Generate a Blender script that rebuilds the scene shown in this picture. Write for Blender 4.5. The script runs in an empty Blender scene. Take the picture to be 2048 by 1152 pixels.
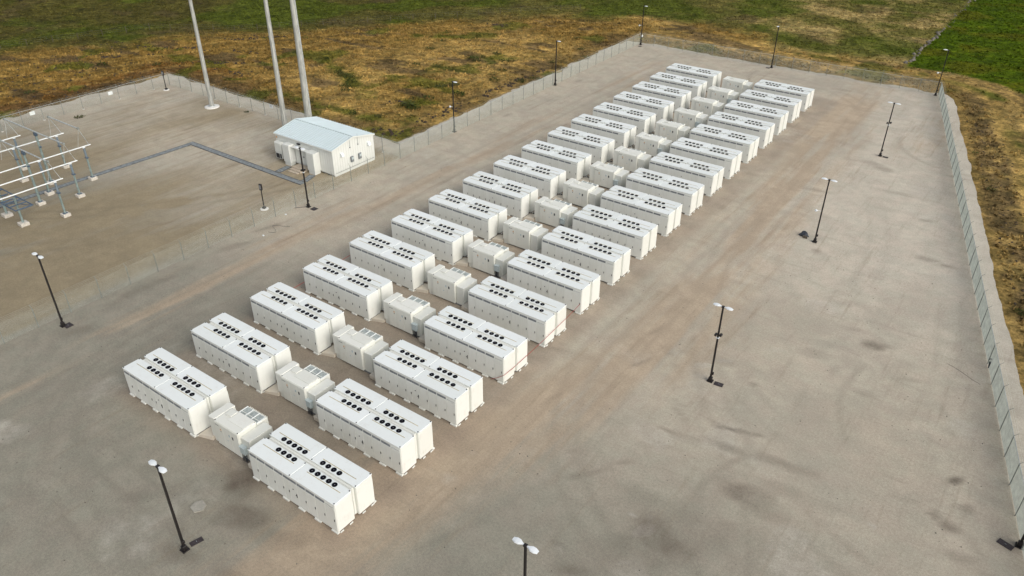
import bpy, math, random
import numpy as np
from mathutils import Matrix, Vector

random.seed(7); RNG = np.random.default_rng(7)
SC = bpy.context.scene
COL = SC.collection
PI = math.pi

# ------------------------------------------------------------------ camera
def camera():
    yaw, pitch, roll = -0.6214, 0.5593, 0.0057
    cy, sy, cp, sp = math.cos(yaw), math.sin(yaw), math.cos(pitch), math.sin(pitch)
    fwd = Vector((sy*cp, cy*cp, -sp)); right = Vector((cy, -sy, 0)); up = right.cross(fwd)
    cr, sr = math.cos(roll), math.sin(roll)
    r2 = right*cr + up*sr; u2 = up*cr - right*sr
    cam = bpy.data.cameras.new('camera'); o = bpy.data.objects.new('camera', cam); COL.objects.link(o)
    cam.sensor_fit = 'HORIZONTAL'; cam.sensor_width = 36.0; cam.lens = 1554.2175/2048*36
    cam.clip_start = 0.5; cam.clip_end = 4000
    m = Matrix.Identity(4)
    for i in range(3):
        m[i][0] = r2[i]; m[i][1] = u2[i]; m[i][2] = -fwd[i]
    m[0][3], m[1][3], m[2][3] = 54.5389, -22.0898, 41.6887
    o.matrix_world = m
    SC.camera = o
camera()

# ------------------------------------------------------------------ light
SUN_EL, SUN_AZ = math.radians(36), math.radians(103)       # azimuth clockwise from +Y: the light comes from the right
W = bpy.data.worlds.new('World'); SC.world = W; W.use_nodes = True
nt = W.node_tree; nt.nodes.clear()
sky = nt.nodes.new('ShaderNodeTexSky'); sky.sky_type = 'NISHITA'; sky.sun_disc = False
sky.sun_elevation = SUN_EL; sky.sun_rotation = SUN_AZ; sky.air_density = 1.0; sky.dust_density = 4.0; sky.ozone_density = 1.0
hs = nt.nodes.new('ShaderNodeHueSaturation'); hs.inputs['Saturation'].default_value = 0.42
bg = nt.nodes.new('ShaderNodeBackground'); bg.inputs['Strength'].default_value = 0.150
wo = nt.nodes.new('ShaderNodeOutputWorld')
nt.links.new(sky.outputs[0], hs.inputs['Color']); nt.links.new(hs.outputs[0], bg.inputs['Color']); nt.links.new(bg.outputs[0], wo.inputs[0])
sl = bpy.data.lights.new('sun', 'SUN'); sl.energy = 0.85; sl.angle = math.radians(55); sl.color = (1.0, 0.93, 0.82)
so = bpy.data.objects.new('sun', sl); COL.objects.link(so)
sd_ = Vector((math.sin(SUN_AZ)*math.cos(SUN_EL), math.cos(SUN_AZ)*math.cos(SUN_EL), math.sin(SUN_EL)))
so.rotation_euler = sd_.to_track_quat('Z', 'Y').to_euler(); so.location = (0, 0, 80)
SC.view_settings.view_transform = 'Standard'; SC.view_settings.look = 'None'
SC.view_settings.exposure = 0.24; SC.view_settings.gamma = 1.0; SC.view_settings.use_curve_mapping = False

# ------------------------------------------------------------------ materials
class NT:
    def __init__(s, name):
        s.m = bpy.data.materials.new(name); s.m.use_nodes = True; s.t = s.m.node_tree
        s.b = s.t.nodes['Principled BSDF']; s.out = s.t.nodes['Material Output']
    def n(s, t, **kw):
        nd = s.t.nodes.new(t)
        for k, v in kw.items(): setattr(nd, k, v)
        return nd
    def l(s, a, b): s.t.links.new(a, b)
    def setin(s, sock, v):
        if isinstance(v, bpy.types.NodeSocket): s.l(v, sock)
        elif isinstance(v, (tuple, list)) and len(v) == 3 and sock.type == 'RGBA': sock.default_value = (*v, 1)
        else: sock.default_value = v
    def noise(s, vec, scale, detail=4, rough=0.55, dist=0.0):
        nd = s.n('ShaderNodeTexNoise'); s.l(vec, nd.inputs['Vector'])
        nd.inputs['Scale'].default_value = scale; nd.inputs['Detail'].default_value = detail
        nd.inputs['Roughness'].default_value = rough; nd.inputs['Distortion'].default_value = dist
        return nd.outputs['Fac']
    def ramp(s, f, a, b, va=0.0, vb=1.0):
        nd = s.n('ShaderNodeMapRange', interpolation_type='SMOOTHSTEP')
        s.setin(nd.inputs[0], f)
        for i, v in enumerate((a, b, va, vb)): nd.inputs[i+1].default_value = v
        return nd.outputs[0]
    def math(s, op, a, b=0.0):
        nd = s.n('ShaderNodeMath', operation=op); s.setin(nd.inputs[0], a); s.setin(nd.inputs[1], b); return nd.outputs[0]
    def mix(s, f, a, b, mode='MIX'):
        nd = s.n('ShaderNodeMix', data_type='RGBA', blend_type=mode)
        s.setin(nd.inputs[0], f); s.setin(nd.inputs[6], a); s.setin(nd.inputs[7], b); return nd.outputs[2]
    def pos(s): return s.n('ShaderNodeNewGeometry').outputs['Position']
    def obj(s): return s.n('ShaderNodeTexCoord').outputs['Object']
    def scaled(s, v, sc, rot=0.0):
        nd = s.n('ShaderNodeMapping'); s.l(v, nd.inputs[0]); nd.inputs['Scale'].default_value = sc; nd.inputs['Rotation'].default_value = (0, 0, rot); return nd.outputs[0]
    def attr(s, name):
        nd = s.n('ShaderNodeAttribute', attribute_name=name); return nd
    def bump(s, h, strength, dist):
        nd = s.n('ShaderNodeBump'); s.l(h, nd.inputs['Height']); nd.inputs['Strength'].default_value = strength; nd.inputs['Distance'].default_value = dist
        s.l(nd.outputs[0], s.b.inputs['Normal'])
    def base(s, c, rough=0.6, metal=0.0, spec=None):
        s.setin(s.b.inputs['Base Color'], c); s.setin(s.b.inputs['Roughness'], rough); s.b.inputs['Metallic'].default_value = metal
        if spec is not None: s.b.inputs['Specular IOR Level'].default_value = spec
        return s.m

def painted(name, c, rough=0.45, dirt=(0.42, 0.36, 0.28), amount=0.22, metal=0.0, spec=0.4):
    """paint with a faint unevenness, dust specks and rain streaks"""
    k = NT(name); p = k.pos(); o = k.obj()
    a = k.noise(o, 1.3, 5, 0.6); b = k.noise(k.scaled(p, (3.0, 3.0, 0.35)), 2.0, 3, 0.6); g = k.noise(p, 22, 3, 0.7)
    f = k.math('MULTIPLY', k.ramp(a, 0.45, 0.8), k.ramp(b, 0.35, 0.75))
    f = k.math('ADD', k.math('MULTIPLY', f, 1.0), k.math('MULTIPLY', k.ramp(g, 0.55, 0.8), 0.35))
    f = k.math('MULTIPLY', f, amount)
    rnd = k.n('ShaderNodeObjectInfo').outputs['Random']
    c2 = k.mix(k.math('MULTIPLY', rnd, 0.55), c, (c[0]*.88, c[1]*.885, c[2]*.86))
    return k.base(k.mix(f, c2, dirt), k.ramp(a, 0.3, 0.8, rough-0.06, rough+0.12), metal, spec)

def plain(name, c, rough=0.6, metal=0.0, var=0.25, scale=6.0):
    k = NT(name); f = k.noise(k.pos(), scale, 4, 0.6)
    return k.base(k.mix(k.ramp(f, 0.3, 0.7), tuple(x*(1-var) for x in c), tuple(min(1, x*(1+var)) for x in c)), rough, metal)

M = {}
M['white'] = painted('white_paint', (0.73, 0.745, 0.705), 0.42, amount=0.34)
M['roof_white'] = painted('roof_white_paint', (0.745, 0.785, 0.775), 0.5, amount=0.30)
M['cream'] = painted('cream_paint', (0.71, 0.72, 0.665), 0.45, amount=0.25)
M['tray'] = painted('beige_cover', (0.55, 0.50, 0.42), 0.6, amount=0.4)
M['vent'] = plain('vent_grey', (0.17, 0.18, 0.19), 0.6)
M['vent_light'] = plain('grille_grey', (0.36, 0.40, 0.385), 0.5)
M['black'] = plain('black_plastic', (0.005, 0.005, 0.009), 0.9)
M['black'].node_tree.nodes['Principled BSDF'].inputs['Specular IOR Level'].default_value = 0.08
M['blade'] = plain('fan_blade', (0.007, 0.007, 0.011), 0.9)
M['blade'].node_tree.nodes['Principled BSDF'].inputs['Specular IOR Level'].default_value = 0.1
M['hub'] = plain('fan_hub', (0.20, 0.21, 0.23), 0.6)
M['strip'] = plain('tan_sealant', (0.40, 0.335, 0.17), 0.7)
M['bronze'] = plain('dark_bronze_pole', (0.010, 0.008, 0.008), 0.5, 0.0)
M['lamp_white'] = painted('lamp_white', (0.74, 0.78, 0.80), 0.35, amount=0.05)
M['galv'] = plain('galvanised_steel', (0.46, 0.49, 0.48), 0.5, 0.35, 0.2, 3.0)
M['galv_dark'] = plain('fence_steel', (0.25, 0.27, 0.25), 0.55, 0.3, 0.2, 3.0)
M['wire'] = plain('chain_link_wire', (0.56, 0.59, 0.51), 0.6, 0.0, 0.15, 2.0)
M['teal'] = plain('column_steel', (0.22, 0.28, 0.27), 0.5, 0.25, 0.2, 3.0)
M['insul'] = plain('insulator_glaze', (0.12, 0.16, 0.19), 0.3, 0.0, 0.2, 8.0)
M['alu'] = plain('aluminium_bus', (0.70, 0.73, 0.73), 0.4, 0.0, 0.05, 3.0)
M['blue'] = plain('blue_grey_steel', (0.07, 0.105, 0.15), 0.5, 0.2, 0.25, 3.0)
M['concrete'] = plain('concrete', (0.52, 0.49, 0.43), 0.85, 0.0, 0.15, 5.0)
M['cover'] = plain('dark_cover', (0.035, 0.028, 0.03), 0.8, 0.0, 0.3, 6.0)
M['trench'] = plain('trench_cover', (0.185, 0.205, 0.210), 0.8, 0.0, 0.28, 3.0)
M['trench_side'] = plain('trench_edge', (0.11, 0.12, 0.122), 0.8, 0.0, 0.3, 3.0)
M['step'] = plain('step_concrete', (0.42, 0.36, 0.28), 0.9, 0.0, 0.15, 4.0)
M['box_grey'] = painted('grey_box', (0.46, 0.53, 0.54), 0.4, amount=0.2)
M['cable'] = plain('black_cable', (0.035, 0.04, 0.05), 0.5)
M['orange'] = plain('warning_orange', (0.65, 0.30, 0.06), 0.5, 0.0, 0.1)
M['ink'] = plain('dark_print', (0.06, 0.065, 0.07), 0.6)
M['label_blue'] = plain('pale_blue_print', (0.42, 0.50, 0.52), 0.6)
M['rope'] = plain('red_rope', (0.32, 0.028, 0.022), 0.7)
M['soil'] = plain('dark_soil', (0.035, 0.024, 0.014), 0.95, 0.0, 0.5, 3.0)
M['stone'] = plain('field_stone', (0.13, 0.118, 0.095), 0.9, 0.0, 0.5, 1.2)
M['cow'] = plain('black_hide', (0.008, 0.007, 0.007), 0.7)
M['cow_white'] = plain('white_hide', (0.5, 0.47, 0.42), 0.8)
M['wood'] = plain('weathered_post', (0.09, 0.075, 0.055), 0.9)
M['ac_dark'] = plain('dark_louvre', (0.012, 0.013, 0.016), 0.6)
M['meter'] = painted('grey_meter', (0.20, 0.22, 0.23), 0.5, amount=0.2)
M['building'] = painted('building_white', (0.66, 0.68, 0.65), 0.5, amount=0.22)
M['building_roof'] = painted('building_roof', (0.545, 0.635, 0.665), 0.4, amount=0.18)
M['mast_base'] = plain('mast_base_concrete', (0.66, 0.65, 0.61), 0.85, 0.0, 0.08, 4.0)
M['light_stone'] = plain('pale_slab', (0.30, 0.288, 0.245), 0.9, 0.0, 0.12, 6.0)

def monopole_mat():
    k = NT('weathered_steel_pole'); p = k.pos()
    a = k.noise(k.scaled(p, (6, 6, 0.5)), 1.5, 5, 0.65); b = k.noise(p, 5, 4, 0.7)
    c = k.mix(k.ramp(a, 0.35, 0.65), (0.27, 0.28, 0.26), (0.48, 0.49, 0.455)); c = k.mix(k.ramp(b, 0.58, 0.75, 0, 0.6), c, (0.13, 0.125, 0.11))
    return k.base(c, 0.6, 0.2)
M['pole'] = monopole_mat()

def leaf_mat(name, attr):
    k = NT(name); a = k.attr(attr); f = k.noise(k.pos(), 3.0, 3)
    c = k.mix(k.ramp(f, 0.3, 0.7, 0, 0.5), a.outputs['Color'], k.mix(1.0, a.outputs['Color'], (0.55, 0.55, 0.5), 'MULTIPLY'))
    m = k.base(c, 0.85, 0.0, 0.1); return m
M['grass'] = leaf_mat('grass_blades', 'tint')

# ------------------------------------------------------------------ mesh builder
class MB:
    def __init__(s): s.v = []; s.f = []; s.sm = []
    def add(s, vs, fs, smooth=False):
        b = len(s.v); s.v += [tuple(p) for p in vs]; s.f += [tuple(i+b for i in f) for f in fs]; s.sm += [smooth]*len(fs)
    def box(s, x0, y0, z0, x1, y1, z1):
        s.add([(x0,y0,z0),(x1,y0,z0),(x1,y1,z0),(x0,y1,z0),(x0,y0,z1),(x1,y0,z1),(x1,y1,z1),(x0,y1,z1)],
              [(3,2,1,0),(4,5,6,7),(0,1,5,4),(1,2,6,5),(2,3,7,6),(3,0,4,7)]); return s
    def cbox(s, x0, y0, z0, x1, y1, z1, c=0.02):
        """box with chamfered edges"""
        c = min(c, (x1-x0)*.45, (y1-y0)*.45, (z1-z0)*.45)
        vs = []
        X = (x0, x1); Y = (y0, y1); Z = (z0, z1)
        idx = {}
        for i in (0, 1):
            for j in (0, 1):
                for k in (0, 1):
                    sx, sy, sz = (c if i == 0 else -c), (c if j == 0 else -c), (c if k == 0 else -c)
                    for ax in range(3):
                        p = [X[i]+sx, Y[j]+sy, Z[k]+sz]; p[ax] = (X[i], Y[j], Z[k])[ax]
                        idx[i, j, k, ax] = len(vs); vs.append(tuple(p))
        fs = []
        for ax in range(3):
            o = [a for a in range(3) if a != ax]
            for side in (0, 1):
                q = []
                for a, b in ((0,0),(1,0),(1,1),(0,1)):
                    key = [0,0,0]; key[ax] = side; key[o[0]] = a; key[o[1]] = b; q.append(idx[(*key, ax)])
                fs.append(tuple(q))
        for ax in range(3):
            o = [a for a in range(3) if a != ax]
            for a in (0, 1):
                for b in (0, 1):
                    q = []
                    for t, axn in ((0, o[0]), (1, o[0]), (1, o[1]), (0, o[1])):
                        key = [0,0,0]; key[ax] = t; key[o[0]] = a; key[o[1]] = b; q.append(idx[(*key, axn)])
                    fs.append(tuple(q))
        for i in (0, 1):
            for j in (0, 1):
                for k in (0, 1): fs.append((idx[i,j,k,0], idx[i,j,k,1], idx[i,j,k,2]))
        ctr = Vector(((x0+x1)/2, (y0+y1)/2, (z0+z1)/2)); out = []
        for f in fs:
            a, b, d = (Vector(vs[f[0]]), Vector(vs[f[1]]), Vector(vs[f[2]]))
            n = (b-a).cross(d-a); m = sum((Vector(vs[i]) for i in f), Vector())/len(f)
            out.append(f if n.dot(m-ctr) > 0 else f[::-1])
        s.add(vs, out); return s
    def tube(s, a, b, r0, r1=None, n=10, caps=True, smooth=True):
        r1 = r0 if r1 is None else r1
        a, b = Vector(a), Vector(b); d = (b-a).normalized()
        u = d.orthogonal().normalized() if abs(d.z) < 0.999 else Vector((1, 0, 0)); w = d.cross(u)
        ph = PI/4 if n == 4 else 0
        vs = [a+(u*math.cos(2*PI*i/n+ph)+w*math.sin(2*PI*i/n+ph))*r0 for i in range(n)] + [b+(u*math.cos(2*PI*i/n+ph)+w*math.sin(2*PI*i/n+ph))*r1 for i in range(n)]
        s.add(vs, [(i, (i+1) % n, n+(i+1) % n, n+i) for i in range(n)], smooth)
        if caps: s.add(vs[:n], [tuple(range(n))[::-1]]); s.add(vs[n:], [tuple(range(n))])
        return s
    def lathe(s, prof, cx=0, cy=0, n=12, smooth=True):
        """prof: list of (r, z), bottom to top"""
        vs = [(cx+r*math.cos(2*PI*i/n), cy+r*math.sin(2*PI*i/n), z) for r, z in prof for i in range(n)]
        fs = [(k*n+i, k*n+(i+1) % n, (k+1)*n+(i+1) % n, (k+1)*n+i) for k in range(len(prof)-1) for i in range(n)]
        s.add(vs, fs, smooth)
        if prof[-1][0] > 1e-4: s.add(vs[-n:], [tuple(range(n))])
        if prof[0][0] > 1e-4: s.add(vs[:n], [tuple(range(n))[::-1]])
        return s
    def prism(s, poly, z0, z1):
        n = len(poly)
        s.add([(x, y, z0) for x, y in poly]+[(x, y, z1) for x, y in poly],
              [tuple(range(n))[::-1], tuple(range(n, 2*n))]+[(i, (i+1) % n, n+(i+1) % n, n+i) for i in range(n)]); return s
    def path(s, pts, r, n=6):
        for a, b in zip(pts[:-1], pts[1:]): s.tube(a, b, r, r, n)
        return s
    def mesh(s, name, mat):
        me = bpy.data.meshes.new(name); me.from_pydata(s.v, [], s.f); me.materials.append(mat)
        me.polygons.foreach_set('use_smooth', s.sm); me.update(); return me

def link(name, me, parent=None, loc=(0, 0, 0), rot=(0, 0, 0)):
    o = bpy.data.objects.new(name, me); COL.objects.link(o); o.location = loc; o.rotation_euler = rot
    if parent is not None: o.parent = parent
    return o
def part(name, mb, mat, parent, **kw):
    return link(name, mb.mesh(name, M[mat]), parent, **kw)
def thing(name, label, cat, loc=(0, 0, 0), rotz=0.0, group=None):
    o = bpy.data.objects.new(name, None); COL.objects.link(o); o.location = loc; o.rotation_euler = (0, 0, rotz); o.empty_display_size = 0.3
    return tag(o, label, cat, group)
def tag(o, label, cat, group=None):
    o['label'] = label; o['category'] = cat
    if group: o['group'] = group
    return o
KIDS = {}
def children_of(o): return [c for c in COL.objects if c.parent is o]
def dup(root, loc, rotz, label, tree, skip=()):
    """copy a thing with its parts and sub-parts; tree = [(part, [sub-parts])]"""
    r = root.copy(); COL.objects.link(r); r.location = loc; r.rotation_euler = (0, 0, rotz); r['label'] = label
    for p, subs in tree:
        if p in skip: continue
        c = p.copy(); COL.objects.link(c); c.parent = r
        for q in subs:
            d = q.copy(); COL.objects.link(d); d.parent = c
    return r

# ------------------------------------------------------------------ noise on arrays
_T = RNG.random((256, 256))
def vnoise(x, y):
    xi = np.floor(x).astype(int); yi = np.floor(y).astype(int); fx = x-xi; fy = y-yi
    fx = fx*fx*(3-2*fx); fy = fy*fy*(3-2*fy)
    a = _T[xi % 256, yi % 256]; b = _T[(xi+1) % 256, yi % 256]; c = _T[xi % 256, (yi+1) % 256]; d = _T[(xi+1) % 256, (yi+1) % 256]
    return (a*(1-fx)+b*fx)*(1-fy)+(c*(1-fx)+d*fx)*fy
def fbm(x, y, s=1.0, o=4, seed=0):
    t = 0; a = 0.5; n = 0
    for k in range(o):
        t = t+a*vnoise(x*s+seed*17.3+k*31.7, y*s+seed*9.1+k*11.3); n += a; a *= 0.5; s *= 2.03
    return t/n
def sst(a, b, x):
    t = np.clip((x-a)/(b-a), 0, 1); return t*t*(3-2*t)
def seg_dist(x, y, pts, closed=False):
    d = np.full(x.shape, 1e9)
    n = len(pts)
    for i in range(n if closed else n-1):
        (ax, ay), (bx, by) = pts[i], pts[(i+1) % n]
        dx, dy = bx-ax, by-ay; t = np.clip(((x-ax)*dx+(y-ay)*dy)/(dx*dx+dy*dy), 0, 1)
        d = np.minimum(d, np.hypot(x-ax-t*dx, y-ay-t*dy))
    return d
def inside(x, y, pts):
    r = np.zeros(x.shape, bool); n = len(pts)
    for i in range(n):
        (ax, ay), (bx, by) = pts[i], pts[(i+1) % n]
        c = ((ay > y) != (by > y)) & (x < (bx-ax)*(y-ay)/((by-ay) if by != ay else 1e-9)+ax)
        r ^= c
    return r

# the gravelled site, its outline
PAD = [(-76, -120), (-76, 54.3), (-20.6, 54.3), (-21.6, 124.6), (38.6, 125.6), (40.6, 123.2), (49.8, 85.9), (55.2, 62.7), (60.3, 42.8), (66.3, 18), (98, -120)]
# edge of the dry disturbed ground north of the site
DRY = [(-220, -60), (-118, 20), (-112, 42), (-98, 64), (-80, 88), (-61, 115), (-47, 132), (-34, 141), (-16, 144), (1.5, 143), (18, 140.5), (34, 138.5), (52, 140), (75, 120), (95, 90), (120, 40), (160, -60)]
def pad_sd(x, y):
    d = seg_dist(x, y, PAD, True); return np.where(inside(x, y, PAD), -d, d)

def grid_mesh(name, xs, ys, zfun, keep=None):
    X, Y = np.meshgrid(xs, ys, indexing='ij'); nx, ny = X.shape
    Z = zfun(X, Y)
    co = np.stack([X, Y, Z], -1).reshape(-1, 3).astype(np.float32)
    i = np.arange(nx*ny).reshape(nx, ny)
    q = np.stack([i[:-1, :-1], i[1:, :-1], i[1:, 1:], i[:-1, 1:]], -1).reshape(-1, 4)
    if keep is not None:
        k = keep(X, Y).reshape(-1); q = q[k[q].any(1)]
        used = np.zeros(nx*ny, bool); used[q.reshape(-1)] = True; re = np.cumsum(used)-1; q = re[q]; co = co[used]
    me = bpy.data.meshes.new(name)
    me.vertices.add(len(co)); me.vertices.foreach_set('co', co.reshape(-1))
    me.loops.add(q.size); me.loops.foreach_set('vertex_index', q.reshape(-1).astype(np.int32))
    me.polygons.add(len(q)); me.polygons.foreach_set('loop_start', np.arange(0, q.size, 4, dtype=np.int32))
    me.polygons.foreach_set('loop_total', np.full(len(q), 4, np.int32)); me.polygons.foreach_set('use_smooth', np.ones(len(q), bool))
    me.update(calc_edges=True); me.validate()
    return me, co
def color_attr(me, name, rgba):
    a = me.color_attributes.new(name, 'FLOAT_COLOR', 'POINT'); a.data.foreach_set('color', rgba.astype(np.float32).reshape(-1))

# ------------------------------------------------------------------ the gravel yard
def blob(x, y, cx, cy, rx, ry, ang=0.0, n=1.0):
    c, s = math.cos(ang), math.sin(ang); u = ((x-cx)*c+(y-cy)*s)/rx; v = (-(x-cx)*s+(y-cy)*c)/ry
    w = fbm(x, y, 0.55, 4, 5)-0.5
    return sst(1.15, 0.15, np.hypot(u, v)+w*1.5*n)
def pad_masks(x, y):
    yard = sst(-17.2, -15.6, x)                                           # 1 inside the battery yard
    # tan driven dirt: along both sides of the rows, in tracks that run with the rows
    tr = fbm(x*1.0, y*0.10, 0.55, 4, 1)
    lane_l = np.exp(-((x+8.6+1.5*np.sin(y/17))/3.2)**2)
    xr = 30+2.2*np.sin(y/30+0.6)-7*sst(35, 0, y)
    lane_r = np.exp(-((x-xr)/4.6)**2)
    far = sst(112, 119, y+0.06*x)
    ring = np.exp(-((np.hypot(x-22, y-105)-20)/3.0)**2)*sst(88, 100, y)
    tan = np.clip(0.95*lane_r*(0.35+0.65*sst(0.36, 0.62, tr+0.08))+0.72*lane_l*sst(0.33, 0.66, tr)+0.5*ring*sst(0.3, 0.6, tr), 0, 1)
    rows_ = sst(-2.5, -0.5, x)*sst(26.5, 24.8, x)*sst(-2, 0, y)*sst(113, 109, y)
    tan = np.clip(tan*(1-0.5*far)+0.30*fbm(x, y, 0.12, 3, 3)-0.08, 0, 1)*yard
    # stains
    dk = np.zeros_like(x)
    for cx, cy, rx, ry, an, s in [(16.0, -0.6, 2.4, 1.9, .5, 1.0), (18.3, -2.6, 2.6, 1.5, .4, .8), (21.5, -2.6, 3.0, 1.2, .2, .5), (47.9, 43.7, 1.7, 1.3, .3, .85), (45.8, 45, 1.6, .6, .2, .4), (43.8, 39.0, 2.0, 1.0, 0, .3), (49, 35.9, 1.4, .8, 0, .35),
             (42.6, 25.5, 2.4, .32, .30, .95), (38.6, 22.3, 2.6, .28, .12, .55), (38.2, 24.4, 1.9, .25, -.5, .6), (39.9, 25.4, 1.6, .22, -.1, .5), (42.5, 23.2, 2.4, .5, .05, .5), (46.8, 23.9, 3.4, .7, .15, .6), (37.0, 25.8, 1.6, .2, -.4, .35),
             (45.2, 19.6, 3.2, 1.6, -.2, .85), (47.3, 18.6, 3.0, 1.2, .1, .5), (42.8, 12.6, 3.2, 2.4, .2, .75), (40.3, 10.2, 2.4, 1.8, .3, .6), (44.5, 14.5, 5.5, 3.0, .4, .5), (39.2, 14.8, 3.5, 1.2, .2, .35), (48, 21.5, 4.0, 1.0, .1, .4),
             (57.2, 29.7, .9, .42, .9, .9), (56.7, 25.3, .75, .5, 0, .75), (57.6, 24.8, .9, .55, 0, .8), (58.3, 27.2, .6, .5, .4, .5), (54.6, 25.6, 2.2, .8, .2, .4), (59, 22.5, 3, 1.2, .4, .4),
             (38.4, 33.2, 2.6, .9, .2, .35), (41.2, 31.6, .5, .4, 0, .55), (48.5, 63.3, 1.6, .6, .2, .6), (50.3, 62.9, 1.1, .5, .3, .6), (38.2, 58, .9, .7, 0, .6), (38.6, 86, 1.6, .9, 0, .5), (36, 87, 2.2, .8, .2, .5), (41, 79, 2.6, .6, .1, .4), (46.5, 73, 1.2, .5, .2, .5), (33.5, 74, 2.4, .9, .1, .45),
             (32, 28.4, 1.6, .35, 1.2, .5), (35.6, 15, 2.4, .4, .9, .5), (36.7, 17, 1.6, .3, .8, .5), (31, 34, 2.0, .4, 1.3, .4), (28.5, 20, 2.2, .4, 1.4, .4), (33.6, 31.4, .5, .35, 0, .5),
             (-13.9, 11.5, 5.2, 1.0, 1.5, .6), (-13.8, 21.5, 3.5, .9, 1.3, .6), (-12.5, 2.2, 2.5, 1.2, 1.2, .5), (-14.6, 26, 2.5, .5, 1.35, .8), (17.2, -7.3, 1.7, .8, .3, .7), (10.7, -6.2, 1.6, .9, .4, .4), (38.7, 6.6, 1.4, .7, .4, .7), (22.5, -6.2, 2.4, .7, .2, .55), (36.9, 7.9, .35, .25, 0, .8), (9.0, -4.0, 1.6, .6, .3, .3),
             (33.2, 16, 1.0, .4, .9, .5), (61.0, 25.2, 1.2, .7, .3, .6), (52, 40.2, 1.8, .5, .4, .35), (-14.8, 73, 1.4, .5, 1.5, .5), (-14.6, 79, 1.1, .4, 1.5, .5), (-15, 95, 1.2, .5, 1.5, .5), (36.4, 60.8, 1.7, 1.1, .2, .3), (-6.5, 66, 4, .5, 1.5, .3), (24, 117.5, 2.5, .7, .1, .4), (-14.2, 45.5, .5, .3, 0, .6)]:
        dk = np.maximum(dk, s*blob(x, y, cx, cy, rx, ry, an))
    dk = np.maximum(dk, 0.16*sst(0.54, 0.76, fbm(x*0.8, y*0.35, 0.22, 4, 8))*yard)
    # rutted arcs in the open yard
    for cx, cy, r in [(60, 36, 14), (60, 36, 12.4), (30, 8, 17), (30, 8, 18.7), (52, 18, 9.5), (20, 118, 12), (47, 100, 11), (47, 100, 9.4)]:
        dk = np.maximum(dk, 0.42*np.exp(-((np.hypot(x-cx, y-cy)-r)/0.3)**2)*sst(0.48, 0.62, fbm(x, y, 0.16, 3, cx+r))*yard)
    # wheel tracks, in pairs
    def bez(a, b, c, n=14): return [((1-t)**2*a[0]+2*t*(1-t)*b[0]+t*t*c[0], (1-t)**2*a[1]+2*t*(1-t)*b[1]+t*t*c[1]) for t in [i/n for i in range(n+1)]]
    tk = np.zeros_like(x); br = fbm(x, y, .35, 3, 95)
    for q, (a, b, c, st) in enumerate([((-9, -20), (-9.5, 40), (-8, 112), .5), ((-6, -14), (-7, 50), (-10, 118), .4), ((-12, -16), (-11, 30), (-12.5, 70), .4), ((29, -8), (31, 50), (27, 112), .5), ((32.5, 4), (33, 55), (29, 118), .45), ((27.5, 10), (28.5, 40), (28, 75), .4),
            ((29, 60), (33, 22), (56, 17), .5), ((31, 48), (36, 26), (58, 24), .45), ((27.5, 30), (30, 8), (52, 6), .5), ((34, 40), (44, 26), (47, 8), .4), ((40, 75), (50, 50), (36, 34), .4), ((45, 95), (52, 62), (55, 36), .35), ((-8, 108), (-6, 119), (20, 119), .5), ((10, 118.5), (30, 119), (33, 100), .5),
            ((0, -4), (12, -8), (30, -2), .4), ((-6, 4), (-5, -8), (14, -10), .5), ((-10, 8), (-9, -6), (6, -14), .4), ((24, -4), (34, 6), (34, 30), .45),
            ((-60, 2), (-35, 6), (-19, 40), .6), ((-50, -4), (-26, 4), (-21, 30), .6), ((-66, 40), (-40, 44), (-33, 28), .35)]):
        for off in (-.95, .95):
            P_ = bez(a, b, c); Q = []
            for i in range(len(P_)):
                i0, i1 = max(0, i-1), min(len(P_)-1, i+1); dx, dy = P_[i1][0]-P_[i0][0], P_[i1][1]-P_[i0][1]; l_ = math.hypot(dx, dy); Q.append((P_[i][0]-dy/l_*off, P_[i][1]+dx/l_*off))
            d = seg_dist(x, y, Q); tk = np.maximum(tk, .62*st*np.exp(-(d/.30)**2)*sst(.36, .58, fbm(x, y, .12, 2, 100+q)))
    dk = np.maximum(dk, tk*(.55+.5*br))
    # olive clay ground of the substation
    ol = (1-yard)*np.clip(0.50+2.2*(fbm(x*1.0, y*0.35, 0.10, 4, 11)-0.45)+0.25*sst(36, 15, y)+.4*blob(x, y, -31, 43.5, 5, 4), 0, 1)
    ol *= sst(-72.5, -66, x)*sst(52.5, 48.5, y)
    for cx, cy, rx, ry, an, s_ in [(-33, 12, 9, 2.0, 1.2, .55), (-30, 22, 7, 1.6, 1.0, .5), (-25, 8, 10, 1.5, 1.3, .6), (-28, 2, 10, 2.0, 1.2, .6), (-21, 14, 9, 1.2, 1.4, .5)]:
        ol = np.maximum(ol, (1-yard)*(ol+s_*blob(x, y, cx, cy, rx, ry, an)))
    ol = np.clip(ol, 0, 1.3)
    # pale crushed stone
    li = 0.6*sst(0.55, 0.75, fbm(x, y, 0.13, 4, 21))
    for cx, cy, rx, ry, an, s in [(6.5, 1.6, 1.5, .9, .3, .7), (41.0, 12.2, 1.3, .6, 1.0, .8), (39.7, 13.0, .5, .25, .2, .9), (38.8, 11.2, .7, .3, .2, .6), (41.2, 9.2, 1.1, .5, .9, .7), (40.9, 13.6, .5, .4, 0, .6), (37.2, 7.7, .9, .3, -.6, .6), (53.4, 21.8, .7, .55, 0, 1.0), (53, 23.4, .4, .7, .3, .6), (40, 29.6, 1.5, .3, .1, .4), (38.3, 33.5, 1.5, .5, .6, .8), (36.5, 31.5, 1.2, .5, .6, .7), (-4.5, -8.7, 3.6, 2.4, .3, .7), (8.8, -3.6, 2.0, 1.2, .4, .4), (41, 37.5, 2.0, .5, .5, .5), (9.0, 2.6, 1.8, .8, 2.3, .5), (26.9, 11.2, 1.4, .8, .3, .5)]:
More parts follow.
